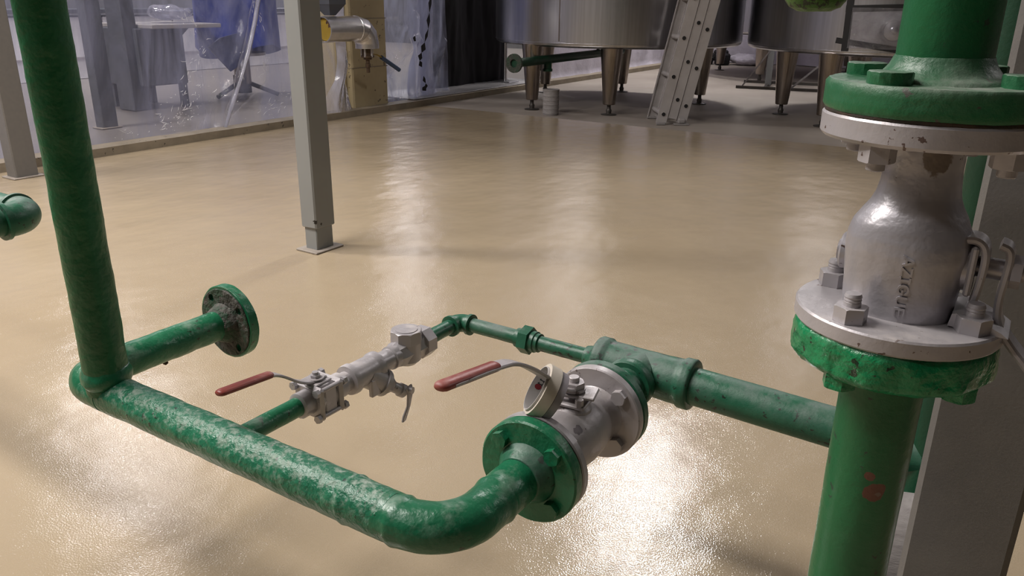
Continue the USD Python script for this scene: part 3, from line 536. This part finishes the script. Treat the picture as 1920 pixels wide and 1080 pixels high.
# ------------------------------------------------------------------ hanging olive pipe end near the right standpipe, and elbow at the left edge
op = thing('hanging_pipe', 'short olive green pipe end with rough flange hanging near the top edge', 'pipe', (-.30, 1.27, .95))
op.part('flange', rough(lathe([(0, .937), (.024, .938), (.036, .943), (.043, .952), (.044, .975), (.040, .982), (0, .982)], (-.302, 1.28, 0), (0, 0, 1), 64, .004), .0022, 45, 81), 'green_olive', 60)
op.part('pipe', rough(sweep(line((-.302, 1.28, .97), (-.302, 1.28, 4.6), .03), .024, 32), .0006, 20, 82), 'green_stand', 60)
ep = thing('elbow_pipe', 'green threaded elbow of a pipe run entering at the left edge', 'pipe', (-1.70, .80, .52))
ex, ey, ez = -1.682, .79, .522
ep.part('elbow', rough(elbow_fit((ex, ey, ez), (1, 0, 0), (0, -1, 0), .045, .034, .0385, 18), .0006, 40, 83), 'green_dusty', 45)
ep.part('pipe', rough(sweep(line((ex-2.6, ey, ez), (ex-.045, ey, ez), .02), .0298, 40), .0007, 30, 84), 'green_dusty', 60)
ep.part('pipe', rough(sweep(line((ex, ey-.045, ez), (ex, ey-1.5, ez), .02), .0298, 40), .0007, 30, 85), 'green_dusty', 60)

IN_PIPEWORK = False
# ------------------------------------------------------------------ posts
def post(name, label, x0, y0, sx, sy, mat, top=5.34, plate=True, sleeve=True, sx2=.006):
    t = thing(name, label, 'post', (x0, y0, 0))
    z0 = .095 if sleeve else .004
    t.part('shaft', box((x0, y0, (z0+top)/2), (sx, sy, top-z0), .0055), mat, 40)
    if sleeve: t.part('foot', box((x0, y0, .05), (sx-.016, sy-.016, .11), .004), mat, 40)
    if plate: t.part('base_plate', rough(box((x0-.002, y0+.002, .004), (sx+.035, sy+.045, .010), .003), .001, 20, 1), 'concrete', 40)
post('steel_post', 'grey square steel post rising from the coated floor in mid-view', -2.299, 2.143, .082, .105, 'post')
post('steel_post', 'grey steel post by the film at the left edge behind the riser', -4.60, 2.16, .10, .12, 'post_shaded', sleeve=False)
post('steel_post', 'wide grey post, its shade painted into the colour, at the right edge behind the upright valve', .0192, .836, .0928, .072, 'post_shaded', plate=False, sleeve=False)

# ------------------------------------------------------------------ stainless tanks
def tank(name, label, c, R, feet, seam_a, zb=.565, top=3.3):
    t = thing(name, label, 'tank', (c[0], c[1], 0), group=None)
    t.part('shell', lathe([(0, zb-.02), (R-.12, zb-.012), (R-.03, zb-.004), (R-.008, zb+.008), (R, zb+.03), (R, top), (R*.6, top+.22), (0, top+.3)], (c[0], c[1], 0), (0, 0, 1), 128), 'steel', 30)
    t.part('rim_seam', lathe([(R-.002, zb+.026), (R+.0025, zb+.028), (R+.0025, zb+.032), (R-.002, zb+.034)], (c[0], c[1], 0), (0, 0, 1), 128), 'steel', 40)
    for a in seam_a: t.part('seam', box((c[0]+R*math.cos(a), c[1]+R*math.sin(a), (zb+top)/2+.02), (.006, .010, top-zb-.05), .001, a), 'steel_leg')
    for x, y in feet:
        d = np.array([c[0]-x, c[1]-y]); d /= np.linalg.norm(d)
        l = t.part('leg', lathe([(.050, .088), (.054, .092), (.096, zb-.004), (.096, zb+.01)], (x, y, 0), (0, 0, 1), 40), 'steel_leg', 30)
        l.part('foot', lathe([(0, 0), (.068, 0), (.068, .006), (.024, .012), (.022, .02), (.026, .035), (.02, .05), (.017, .055), (.017, .095), (0, .095)], (x, y, 0), (0, 0, 1), 32), 'steel_dark', 40)
    return t
tank('steel_tank', 'stainless tank on tapered legs behind the ladder, left of the other', (-3.56, 7.36), 1.18, [(-3.867, 6.300), (-3.142, 6.41), (-2.78, 7.66), (-3.862, 8.17), (-4.50, 7.60)], (-1.55, -.62))
tank('steel_tank', 'stainless tank with black taped film window, at the right beside upright pipe', (-1.2, 7.95), 1.2, [(-1.92, 7.40), (-1.435, 6.86), (-.62, 6.98), (-.35, 7.9), (-.95, 8.95), (-1.62, 8.93)], (-2.9,))
tank('steel_tank', 'stainless tank furthest back, only its legs showing under the others', (-2.9, 11.5), 1.25, [(-3.0, 10.36), (-4.0, 11.75), (-1.87, 10.85), (-2.4, 12.6)], (0,))
# taped film window on the right tank
def on_tank(c, R, a, z): return np.array([c[0]+R*math.cos(a), c[1]+R*math.sin(a), z])
C2 = (-1.2, 7.95); th = lambda x: -PI/2 + math.asin((x-C2[0])/1.2)
tw_ = thing('taped_film', 'clear film taped with black tape over a round hatch on the right tank', 'film', on_tank(C2, 1.2, th(-1.1), .75))
def tape_strip(p, q, w, n=14):
    (a0, z0), (a1, z1) = p, q; V = []
    L = math.hypot((a1-a0)*1.2, z1-z0); ux, uz = (a1-a0)*1.2/L, (z1-z0)/L
    for s in np.linspace(0, 1, n):
        a, z = a0+(a1-a0)*s, z0+(z1-z0)*s
        for o, R in ((-w/2, 1.203), (w/2, 1.203), (w/2, 1.206), (-w/2, 1.206)): V.append(on_tank(C2, R, a-uz*o/1.2, z+ux*o))
    F = []
    for k in range(n-1):
        for j in range(4):
            b, c_ = k*4+j, k*4+(j+1) % 4; F += [(b, c_, c_+4), (b, c_+4, b+4)]
    F += [(0, 2, 1), (0, 3, 2), (4*n-4, 4*n-3, 4*n-2), (4*n-4, 4*n-2, 4*n-1)]
    return fix((np.array(V), np.array(F)))
tw_.part('tape_strip', tape_strip((th(-1.325), .597), (th(-1.335), 1.02), .052), 'black')
tw_.part('tape_strip', tape_strip((th(-1.36), .905), (th(-.80), .925), .048), 'black')
tw_.part('tape_strip', tape_strip((th(-1.40), .675), (th(-1.12), .64), .042), 'black')
tw_.part('tape_strip', tape_strip((th(-1.15), .645), (th(-.72), .585), .045), 'black')
fa, fz_ = np.linspace(th(-1.31), th(-.75), 50), np.linspace(.62, .915, 40)
tw_.part('film', grid(lambda u, w: (lambda r: (C2[0]+r*np.cos(u), C2[1]+r*np.sin(u), w))(1.207+.035*np.exp(-(((u-th(-1.0))*1.2/.11)**2+((w-.76)/.10)**2)**2)+.010*np.abs(fb(u*14, w*14, 0))), fa, fz_), 'film_clear', True)
hp = on_tank(C2, 1.2, th(-1.0), .755); hn = np.array([math.cos(th(-1.0)), math.sin(th(-1.0)), 0])
ht = thing('tank_hatch', 'round steel hatch plug under the taped film on the right tank', 'hatch', hp)
ht.part('ring', annulus(.075, .098, .02, hp+hn*.008, hn, 48), 'steel')
ht.part('cap', lathe([(0, -.006), (.074, -.006), (.072, .006), (.030, .010), (.028, .024), (.016, .028), (0, .028)], hp, hn, 40), 'steel')

# green pipe with open flange under the left tank
gp = thing('tank_pipe', 'dark green pipe with open flange under the left tank', 'pipe', (-3.75, 5.9, .44))
gpx, gpz = -3.78, .435
gp.part('pipe', sweep(line((gpx, 5.87, gpz), (gpx, 7.95, gpz+.012), .1), .038, 32), 'green_dark', 60)
gp.part('flange', fix(rough(annulus(.034, .078, .022, (gpx, 5.86, gpz), (-.02, -1, 0)), .001, 30, 1)), 'flange_rust', 30, label='rusty open end flange')
gp.part('drop_tee', lathe([(.036, 0), (.036, .075), (.044, .08), (.044, .1), (0, .1)], (gpx, 6.42, gpz), (0, 0, -1), 28), 'green_dark')
gp.part('hanger', box((gpx, 7.4, .52), (.02, .03, .12)), 'steel_dark')

# ladder: three nested sections seen from the side
ld = thing('ladder', 'aluminium three-section ladder leaning beside the left tank', 'ladder', (-2.5, 6.15, 0))
wv = np.array([-.584, .812, 0.]); nv = np.array([.812, .584, 0.]); lean = rad(11.3)
ax = np.array([nv[0]*math.sin(lean), nv[1]*math.sin(lean), math.cos(lean)]); tn = np.cross(ax, wv); tn /= np.linalg.norm(tn)
if tn @ nv < 0: tn = -tn
def beam(c0, c1, w, t, wd, td):
    """rectangular bar from c0 to c1; w along wd, t along td"""
    c0, c1 = np.asarray(c0, float), np.asarray(c1, float)
    V = np.array([c+wd*w*sx/2+td*t*sy/2 for c in (c0, c1) for sx, sy in ((-1, -1), (1, -1), (1, 1), (-1, 1))])
    return fix((V, np.array([(0, 2, 1), (0, 3, 2), (4, 5, 6), (4, 6, 7)]+[q for j in range(4) for q in ((j, (j+1) % 4, (j+1) % 4+4), (j, (j+1) % 4+4, j+4))])))
base = np.array([-2.555, 6.10, 0.]); LW = .36
for s in range(3):
    o = base + tn*(.034+.086*s) + ax*(.012 if s != 1 else .05); o[2] = max(o[2], .012) if s != 1 else .05
    depth = .080 if s != 1 else .072
    wd_ = LW if s == 0 else LW-.02*s
    for e in (0, 1):
        p0 = o + wv*(0 if e == 0 else wd_) + wv*(.008*s if e == 0 else .008*s)
        rl = ld.part('rail', join(beam(p0, p0+ax*3.0, .006, depth, wv, tn), beam(p0+wv*(.010 if e == 0 else -.010)-tn*(depth/2-.003), p0+wv*(.010 if e == 0 else -.010)-tn*(depth/2-.003)+ax*3.0, .022, .006, wv, tn), beam(p0+wv*(.010 if e == 0 else -.010)+tn*(depth/2-.003), p0+wv*(.010 if e == 0 else -.010)+tn*(depth/2-.003)+ax*3.0, .022, .006, wv, tn)), 'alu', False)
    for k in range(10):
        q = o + ax*(.075+.30*k) + wv*.008*s + (ax*.09 if s else 0) - (ax*.012*s)
        rg = ld.part('rung', join(cyl(q-wv*.006, q+wv*(wd_+.006), .0195, seg=16)), 'alu')
        if k < 5: rg.part('rung_end', cyl(q-wv*.0085, q-wv*.0060, .0150, seg=16), 'black', label='black disc painted for the shade in the hollow end of the rung')  # flat black disc stands for the shade inside the rung
for e in (0, 1):
    for s in (0, 2):
        p = base + tn*(.034+.086*s) + wv*(e*LW); p[2] = 0
        ld.part('ladder_foot', box(p+np.array([0, 0, .011]), (.075, .03, .022), .004, math.atan2(nv[1], nv[0])) if s == 0 else join(box(p+np.array([0, 0, .006]), (.125, .05, .012), .003, math.atan2(nv[1], nv[0])), box(p+np.array([0, 0, .03]), (.07, .04, .05), .015, math.atan2(nv[1], nv[0]))), 'can')

can = thing('ribbed_can', 'small grey ribbed can on the floor under the left tank', 'can', (-3.55, 6.1, 0))
can.part('body', lathe([(0, 0), (.068, 0)]+[q for k in range(5) for q in ((.070, .012+k*.036), (.072, .018+k*.036), (.070, .024+k*.036), (.0695, .040+k*.036))]+[(.070, .205)], (-3.553, 6.105, 0), (0, 0, 1), 40), 'can', 30)
can.part('lid', lathe([(.072, .203), (.073, .206), (.073, .216), (.066, .218), (.064, .212), (0, .212)], (-3.553, 6.105, 0), (0, 0, 1), 40), 'can', 30)

# steel trestle behind the right tank
sd = thing('steel_trestle', 'low steel trestle with slanted braces standing behind the tank legs', 'trestle', (-2.5, 9.5, 0))
X = np.array([1., 0, 0]); Y = np.array([0, 1., 0]); Zv = np.array([0, 0, 1.])
a0, a1 = np.array([-2.98, 9.39, .015]), np.array([-1.75, 9.62, .015]); ad = (a1-a0)/np.linalg.norm(a1-a0); an = np.cross(Zv, ad)
sd.part('base_bar', beam(a0, a1, .03, .03, an, Zv), 'steel_dark', False)
sd.part('base_bar', beam(a0+an*.75, a1+an*.75, .03, .03, an, Zv), 'steel_dark', False)
for s in (.32, 1.05):
    q = a0+ad*s+an*.38; sd.part('upright', beam(q, q+Zv*1.3, .07, .05, ad, an), 'post', False)
    sd.part('cross_bar', beam(a0+ad*s+an*.0, a0+ad*s+an*.75, .03, .03, ad, Zv), 'steel_dark', False)
for s, e in ((.06, .32), (.60, 1.05)): sd.part('brace', beam(a0+ad*s+an*.03, a0+ad*e+an*.38+Zv*.42, .028, .028, an, Zv), 'can', False)
sd.part('top_bar', beam(a0+ad*.2+an*.38+Zv*1.3, a0+ad*1.2+an*.38+Zv*1.3, .06, .05, an, Zv), 'post', False)

# ------------------------------------------------------------------ film curtains along the curb
def curtain(name, label, y0, y1, x, mat, amp=.05, seed=0, z0=.03, z1=4.2, creases_and_glints=(), ny=150, nz=90, spread=0., tail=0., marks=()):
    def fn(u, w):
        q = 1-np.clip(w/1.2, 0, 1)
        X_ = x + amp*(1.6*fb(u*2.3, w*.35, 0, 3, seed) + .6*fb(u*7, w*1.2, 3, 3, seed+5))
        for (ya, za, yb, zb_, d, wd) in creases_and_glints:
            L = math.hypot(yb-ya, zb_-za); dd = np.abs((u-ya)*(zb_-za)/L-(w-za)*(yb-ya)/L); tt = ((u-ya)*(yb-ya)+(w-za)*(zb_-za))/L/L
            X_ = X_ + d*np.exp(-(dd/wd)**2)*(tt > -.05)*(tt < 1.05)
        X_ = X_ + tail*np.clip(1-w/.12, 0, 1)**2
        return X_, u + spread*q*fb(u*3, w*2, 9, 2, seed), w
    z = z0 + (z1-z0)*np.linspace(0, 1, nz)**1.7
    sheet = grid(fn, np.linspace(y0, y1, ny), z)
    if not marks: return single(name, sheet, mat, label, 'plastic sheet', smooth=True)
    t = thing(name, label, 'plastic sheet', (x, (y0+y1)/2, 0)); t.part('sheet', sheet, mat, True)
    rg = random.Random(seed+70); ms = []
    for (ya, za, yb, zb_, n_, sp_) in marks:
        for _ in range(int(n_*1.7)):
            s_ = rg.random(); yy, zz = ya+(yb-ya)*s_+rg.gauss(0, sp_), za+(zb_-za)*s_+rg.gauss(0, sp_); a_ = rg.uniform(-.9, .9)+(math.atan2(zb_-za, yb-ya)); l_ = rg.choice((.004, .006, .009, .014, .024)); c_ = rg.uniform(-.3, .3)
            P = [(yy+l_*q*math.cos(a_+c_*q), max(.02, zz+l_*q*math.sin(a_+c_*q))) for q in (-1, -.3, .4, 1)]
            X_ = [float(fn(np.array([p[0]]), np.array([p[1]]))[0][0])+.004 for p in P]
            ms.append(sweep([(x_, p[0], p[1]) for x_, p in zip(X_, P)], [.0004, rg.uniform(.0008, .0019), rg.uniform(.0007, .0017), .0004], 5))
    t.part('creases_and_glints', join(*ms), 'glint', 60, kind='stuff', label='little white slivers painted in for glints on the film')  # thin white slivers stand in for lamp glints on the sheet
    return t
curtain('film_curtain', 'clear plastic film curtain hanging along the left curb before the blue tarpaulin', 1.2, 4.96, -4.97, 'film', .06, 1, creases_and_glints=((3.72, .02, 4.15, .95, .05, .035), (3.3, .02, 3.9, .3, .03, .06), (3.75, .05, 4.2, .35, .03, .02), (4.55, .05, 4.75, .6, .03, .03)),
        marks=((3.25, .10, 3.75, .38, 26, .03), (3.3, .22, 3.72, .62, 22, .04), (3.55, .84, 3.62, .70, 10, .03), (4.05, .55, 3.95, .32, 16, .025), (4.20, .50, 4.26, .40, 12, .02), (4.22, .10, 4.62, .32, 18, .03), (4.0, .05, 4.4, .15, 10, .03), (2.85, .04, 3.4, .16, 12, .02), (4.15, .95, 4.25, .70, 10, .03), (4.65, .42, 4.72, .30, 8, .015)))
single('film_fold', sweep(np.array([(-4.90, 3.735, .03), (-4.89, 3.80, .18), (-4.885, 3.90, .36), (-4.885, 4.0, .56), (-4.885, 4.09, .78), (-4.885, 4.16, 1.0), (-4.885, 4.40, 1.8), (-4.9, 4.7, 3.0)]), [.010, .016, .014, .018, .016, .018, .014, .012], 14), 'film_fold', 'pale twisted fold running up the film curtain before the blue tarpaulin', 'plastic sheet', smooth=60)
single('film_fold', grid(lambda u, w: (-4.87+.05*np.sin(w*3.1)+.02*fb(u*5, w*8, 0), 4.93+.10*np.sin(np.clip((.62-u)/.55, 0, 1)*2.2)*(-1)*np.clip((.42-u)/.3, 0, 1.2)+ (w-.5)*(.11+.32*np.clip((.30-u)/.3, 0, 1)), u), np.linspace(.05, 1.3, 50), np.linspace(0, 1, 16)), 'film_fold', 'milky gathered film edge hanging beside the beige pillar', 'plastic sheet', smooth=True)
curtain('film_curtain', 'torn hazy film sheet with black tape scraps, right of the pillar', 5.52, 6.28, -4.97, 'film_hazy', .07, 7, spread=.10, creases_and_glints=((5.9, .1, 6.0, .8, .06, .025), (5.6, .3, 6.0, .6, .05, .025), (5.55, .75, 5.85, .70, .04, .02)), ny=90, tail=.06, marks=((5.6, .3, 5.95, .5, 10, .04), (5.7, .08, 6.1, .12, 8, .03)))
curtain('film_curtain', 'loose film sheet hanging between the taped tear and black film', 6.0, 6.60, -5.06, 'film_hazy', .08, 11, spread=.16, creases_and_glints=((6.08, .1, 5.98, .6, .05, .02), (6.3, .1, 6.55, .55, .05, .02)), ny=70, tail=.09)
curtain('film_curtain', 'black film sheet hanging beside the left tank', 6.46, 8.02, -5.30, 'black_film', .10, 15, z0=.06, spread=.12, ny=80)
curtain('film_curtain', 'white film sheet hanging behind the legs of the left tank', 8.06, 13.1, -4.98, 'white_film', .06, 19, ny=120, tail=.05)
# far sheets closing the view under the tanks
def far_fn(u, w): return u, 13.3 + .12*(fb(u*1.5, w*.4, 0, 3, 3)*2+fb(u*5, w, 1, 3, 4)*.6), w
single('film_curtain', grid(far_fn, np.linspace(-6.5, 3.5, 140), np.linspace(.01, 3.2, 30)), 'white_film', 'white film sheet hanging at the far end behind all the tanks', 'plastic sheet', smooth=True)
# torn tape along the slit
tt = thing('black_tape', 'torn scraps of black tape running down the slit in the film', 'tape', (-4.9, 5.95, .5))
rng = random.Random(4)
pts = [(6.14, .98), (6.10, .82), (6.08, .68), (6.02, .56), (5.97, .47), (5.94, .40), (5.97, .34), (5.99, .26), (6.02, .19), (6.02, .14)]
for k, ((ya, za), (yb, zb_)) in enumerate(zip(pts, pts[1:])):
    if k in (6,): continue
    w = rng.uniform(.016, .034); n_ = np.array([zb_-za, -(yb-ya)]); n_ = n_/np.linalg.norm(n_)*w
    ym, zm = (ya+yb)/2+rng.uniform(-.01, .01), (za+zb_)/2
    poly = [(ya, za), (ym+n_[0]*1.2, zm+n_[1]), (yb, zb_), (ym-n_[0], zm-n_[1]*1.2)]
    V = np.array([(-4.875+dx, y, z) for dx in (0, .002) for y, z in poly]); tt.part('tape_scrap', m3.Manifold.hull_points(V), 'black', False)
for (y, z) in ((5.86, .60), (6.16, .96), (6.00, .99), (5.99, .145)):
    tt.part('tape_scrap', m3.Manifold.hull_points(np.array([(-4.87+dx, y+rng.uniform(-.035, .035), z+rng.uniform(-.03, .03)) for dx in (0, .002) for _ in range(4)])), 'black', False)

# checker plate and slim stand by the black film
single('floor_plate', rough(box((-5.16, 6.98, .058), (.62, 2.3, .012), .003), .0008, 5, 2), 'plate', 'thin metal plate lying on the curb under the black film', 'plate')
sp = thing('slim_stand', 'slim stainless pole on a square foot left of the tank', 'pole', (-5.1, 7.72, .06))
sp.part('pole', cyl((-5.1, 7.72, .07), (-5.1, 7.72, 2.2), .022, seg=24), 'steel'); sp.part('foot', box((-5.1, 7.72, .070), (.24, .2, .012), .003), 'steel')

# ------------------------------------------------------------------ clad duct elbow with cock, and hopper over it
dx_, dz = -4.62, .715
dt = thing('clad_duct', 'aluminium clad pipe elbow with yellow end, before the beige pillar', 'duct', (dx_, 4.8, .6))
DR = .095
dt.part('cladding', lathe([(DR-.004, .10), (DR, .10), (DR, .40), (DR+.003, .402), (DR+.003, .415), (DR-.002, .416)], (dx_, 4.44, dz), (0, 1, 0), 56), 'duct', 30)
def mitre(p0, p1, n0, n1, r, seg=56):
    """tube segment between two cut planes"""
    p0, p1, n0, n1 = (np.asarray(q, float) for q in (p0, p1, n0, n1)); d = p1-p0; d /= np.linalg.norm(d); fr_ = frame(d, (1, 0, 0)); V = []
    for p, n in ((p0, n0), (p1, n1)):
        for t in np.arange(seg)*2*PI/seg:
            o = fr_ @ np.array([r*math.cos(t), r*math.sin(t), 0]); s = -(o @ n)/(d @ n); V.append(p+o+d*s)
    F = []
    for j in range(seg):
        a, b = j, (j+1) % seg; F += [(a, b, b+seg), (a, b+seg, a+seg)]
    return fix((np.array(V), np.array(F)))
arc = [np.array([dx_, 4.85+.12*math.sin(t), dz-.12+.12*math.cos(t)]) for t in (0, rad(30), rad(60), rad(90))]
tn_ = [np.array([0, math.cos(t), -math.sin(t)]) for t in (0, rad(30), rad(60), rad(90))]
ends = [np.array([0, math.cos(rad(a)), -math.sin(rad(a))]) for a in (0, 30, 60, 90)]
for k in range(3): dt.part('elbow_segment', mitre(arc[k], arc[k+1], ends[k], ends[k+1], DR+(.002 if k % 2 else 0)), 'duct', 30)
dt.part('elbow_segment', mitre(arc[3], arc[3]-np.array([0, 0, .035]), ends[3], ends[3], DR), 'duct', 30)
dt.part('yellow_end', lathe([(0, 0), (.080, 0), (.086, .01), (.086, .03), (0, .03)], (dx_, 4.52, dz), (0, 1, 0), 48), 'yellow', 40, label='yellow stained insulation at the open end')
dt.part('end_rim', annulus(DR-.006, DR+.001, .055, (dx_, 4.518, dz), (0, 1, 0)), 'duct', 30)
dt.part('support_arm', box((-4.78, 4.82, dz-.06), (.36, .04, .04)), 'steel_dark')
ex_, ey_, ez_ = dx_, 4.97, dz-.155
dt.part('hex_collar', join(hexagon((ex_, ey_, ez_), (0, 0, -1), .045, .055), cyl((ex_, ey_, ez_-.055), (ex_, ey_, ez_-.07), .052, seg=24)), 'brass')
for k in range(5): dt.part('collar_bolt', cyl((ex_+.046*math.cos(k*1.257), ey_+.046*math.sin(k*1.257), ez_-.002), (ex_+.046*math.cos(k*1.257), ey_+.046*math.sin(k*1.257), ez_-.066), .009, seg=12), 'alu')
ckk = dt.part('drain_cock', lathe([(.034, 0), (.034, -.015), (.016, -.02), (.016, -.045), (.021, -.05), (.021, -.078), (.014, -.08), (.014, -.12)][::-1], (ex_, ey_, ez_-.07), (0, 0, 1), 24), 'brass')
ckk.part('cock_lever', strip(smoothpath([(ex_+.02, ey_+.03, ez_-.045), (ex_+.02, ey_+.09, ez_-.05), (ex_+.02, ey_+.17, ez_-.09)]), .02, .006), 'yellow')
ckk.part('lever_sleeve', sweep(line((ex_+.02, ey_+.14, ez_-.075), (ex_+.02, ey_+.36, ez_-.19), .03), .017, 20), 'blue', 60, label='blue plastic lever sleeve')
hp_ = thing('hopper', 'grey sheet metal hopper hanging over the aluminium clad duct', 'hopper', (-4.62, 4.62, .83))
def frustum(c, z0, s0, z1, s1):
    return m3.Manifold.hull_points(np.array([(c[0]+sx*s/2, c[1]+sy*s/2, z) for z, s in ((z0, s0), (z1, s1)) for sx in (-1, 1) for sy in (-1, 1)]))
hp_.part('cone', frustum((-4.66, 4.62), .815, .06, .895, .17), 'machine', False)
hp_.part('chute', frustum((-4.66, 4.62), .895, .175, 2.4, .175), 'machine', False)
hp_.part('bracket', box((-4.80, 4.74, 1.6), (.34, .03, .06)), 'steel_dark')

# ------------------------------------------------------------------ behind the film
post('back_post', 'slim grey post standing behind the left film curtain', -5.86, 3.42, .10, .12, 'machine', sleeve=False)
mc = thing('grey_machine', 'dark grey steel bench machine behind the film curtain', 'machine', (-6.6, 4.4, 0))
mc.part('side_panel', box((-6.75, 4.38, .44), (.55, .46, .48), .01), 'machine')
mc.part('column', box((-6.62, 4.13, .95), (.22, .13, 1.9), .008), 'machine')
mc.part('table_top', box((-6.7, 4.56, .695), (.75, .70, .035), .006), 'alu')
for (x, y) in ((-6.55, 4.20), (-6.5, 4.56), (-6.98, 4.2), (-6.98, 4.56)): mc.part('leg', box((x, y, .11), (.06, .05, .225)), 'machine', False)
mc.part('bracket', frustum((-6.75, 4.66), .56, .10, .675, .26), 'machine', False)
bt = thing('tarpaulin', 'blue tarpaulin draped over a machine behind the film curtain', 'tarpaulin', (-6.5, 5.4, .4))
def tarp(u, w):
    # u round the drum, w upwards
    R_ = .42+.03*np.sin(u*7+w*2)+.05*fb(np.cos(u)*2, np.sin(u)*2, w*1.5, 3, 5); z = .44+.06*np.sin(u*2.0+1)+w*1.25
    R_ = R_*(1-.12*w); return -6.75+R_*.8*np.cos(u), 5.42+R_*np.sin(u), z
bt.part('drape', grid(tarp, np.linspace(0, 2*PI, 90), np.linspace(0, 1, 30)), 'tarp_blue', True)
bt.part('drape_top', lathe([(.40, 0), (.30, .05), (0, .07)], (-6.75, 5.42, 1.66), (0, 0, 1), 40), 'tarp_blue', 60)
fp = [(4.84, .50), (4.95, .58), (5.15, .63), (5.20, .48), (5.10, .33), (5.02, .28)]
flap = m3.Manifold.hull_points(np.array([(-6.36+dx-.3*(5.2-y), y, z) for dx in (0, .02) for y, z in fp]))
fp_ = bt.part('hanging_flap', flap, 'tarp_dark', 30, label='dark folded corner of the tarpaulin')
fp_.part('grommet', annulus(.010, .020, .006, (-6.385, 5.14, .555), (1, 0.2, 0), 24), 'grommet')
pd = thing('machine_stand', 'steel tripod stand under the blue tarpaulin', 'stand', (-6.75, 5.42, 0))
pd.part('disc', lathe([(0, .395), (.25, .395), (.25, .42), (0, .42)], (-6.75, 5.42, 0), (0, 0, 1), 48), 'alu')
for k, a in enumerate((-.6, .1, .8)): pd.part('column', cyl((-6.75+.07*math.cos(a*2), 5.42+.07*math.sin(a*2), .12), (-6.75+.07*math.cos(a*2), 5.42+.07*math.sin(a*2), .40), .035, seg=20), 'steel_leg')
for a in (-1.4, .5, 2.4): pd.part('leg', sweep(line((-6.75, 5.42, .15), (-6.75+.36*math.cos(a), 5.42+.36*math.sin(a), .02), .1), .022, 16), 'machine', 60)
pd.part('hub', cyl((-6.75, 5.42, .03), (-6.75, 5.42, .2), .085, seg=24), 'machine')
wc = thing('white_cabinet', 'row of bright white cabinets far behind the left film curtain', 'cabinet', (-9.8, 6.5, 0))
for k in range(6):
    y = 4.3+k*.95; wc.part('door', box((-9.8, y, .47), (.5, .93, .46), .01), 'white_panel')
wc.part('worktop', box((-9.78, 6.7, .76), (.6, 6.0, .05), .008), 'machine'); wc.part('plinth', box((-9.82, 6.7, .12), (.45, 6.0, .24)), 'white_panel')
tb = thing('film_bundle', 'crumpled clear film bundle lying on the bench machine', 'plastic sheet', (-6.7, 4.9, .72))
tb.part('bundle', rough(trimesh.Trimesh(*vf(trimesh.creation.icosphere(4))).apply_transform(np.diag([.16, .20, .06, 1])).apply_translation((-6.7, 4.66, .80)), .05, 9, 3), 'film_fold', 60)
# black scrap heap and white scraps at the far end
hb = thing('scrap_heap', 'small heap of black scrap on the floor behind the tanks', 'scrap', (-4.3, 12.9, 0))
for k in range(7): hb.part('scrap', rough(box((-4.45+rng.uniform(-.2, .25), 12.75+rng.uniform(-.15, .15), .06+.05*(k % 3)), (.2, .16, .12), .02, rng.uniform(0, 3)), .01, 12, k), 'black')
ws = thing('film_bundle', 'white crumpled film lying at the foot of the far film sheet', 'plastic sheet', (-3.8, 12.9, 0))
ws.part('bundle', rough(trimesh.Trimesh(*vf(trimesh.creation.icosphere(4))).apply_transform(np.diag([.32, .2, .09, 1])).apply_translation((-3.95, 12.95, .08)), .05, 7, 9), 'white_film', 60)
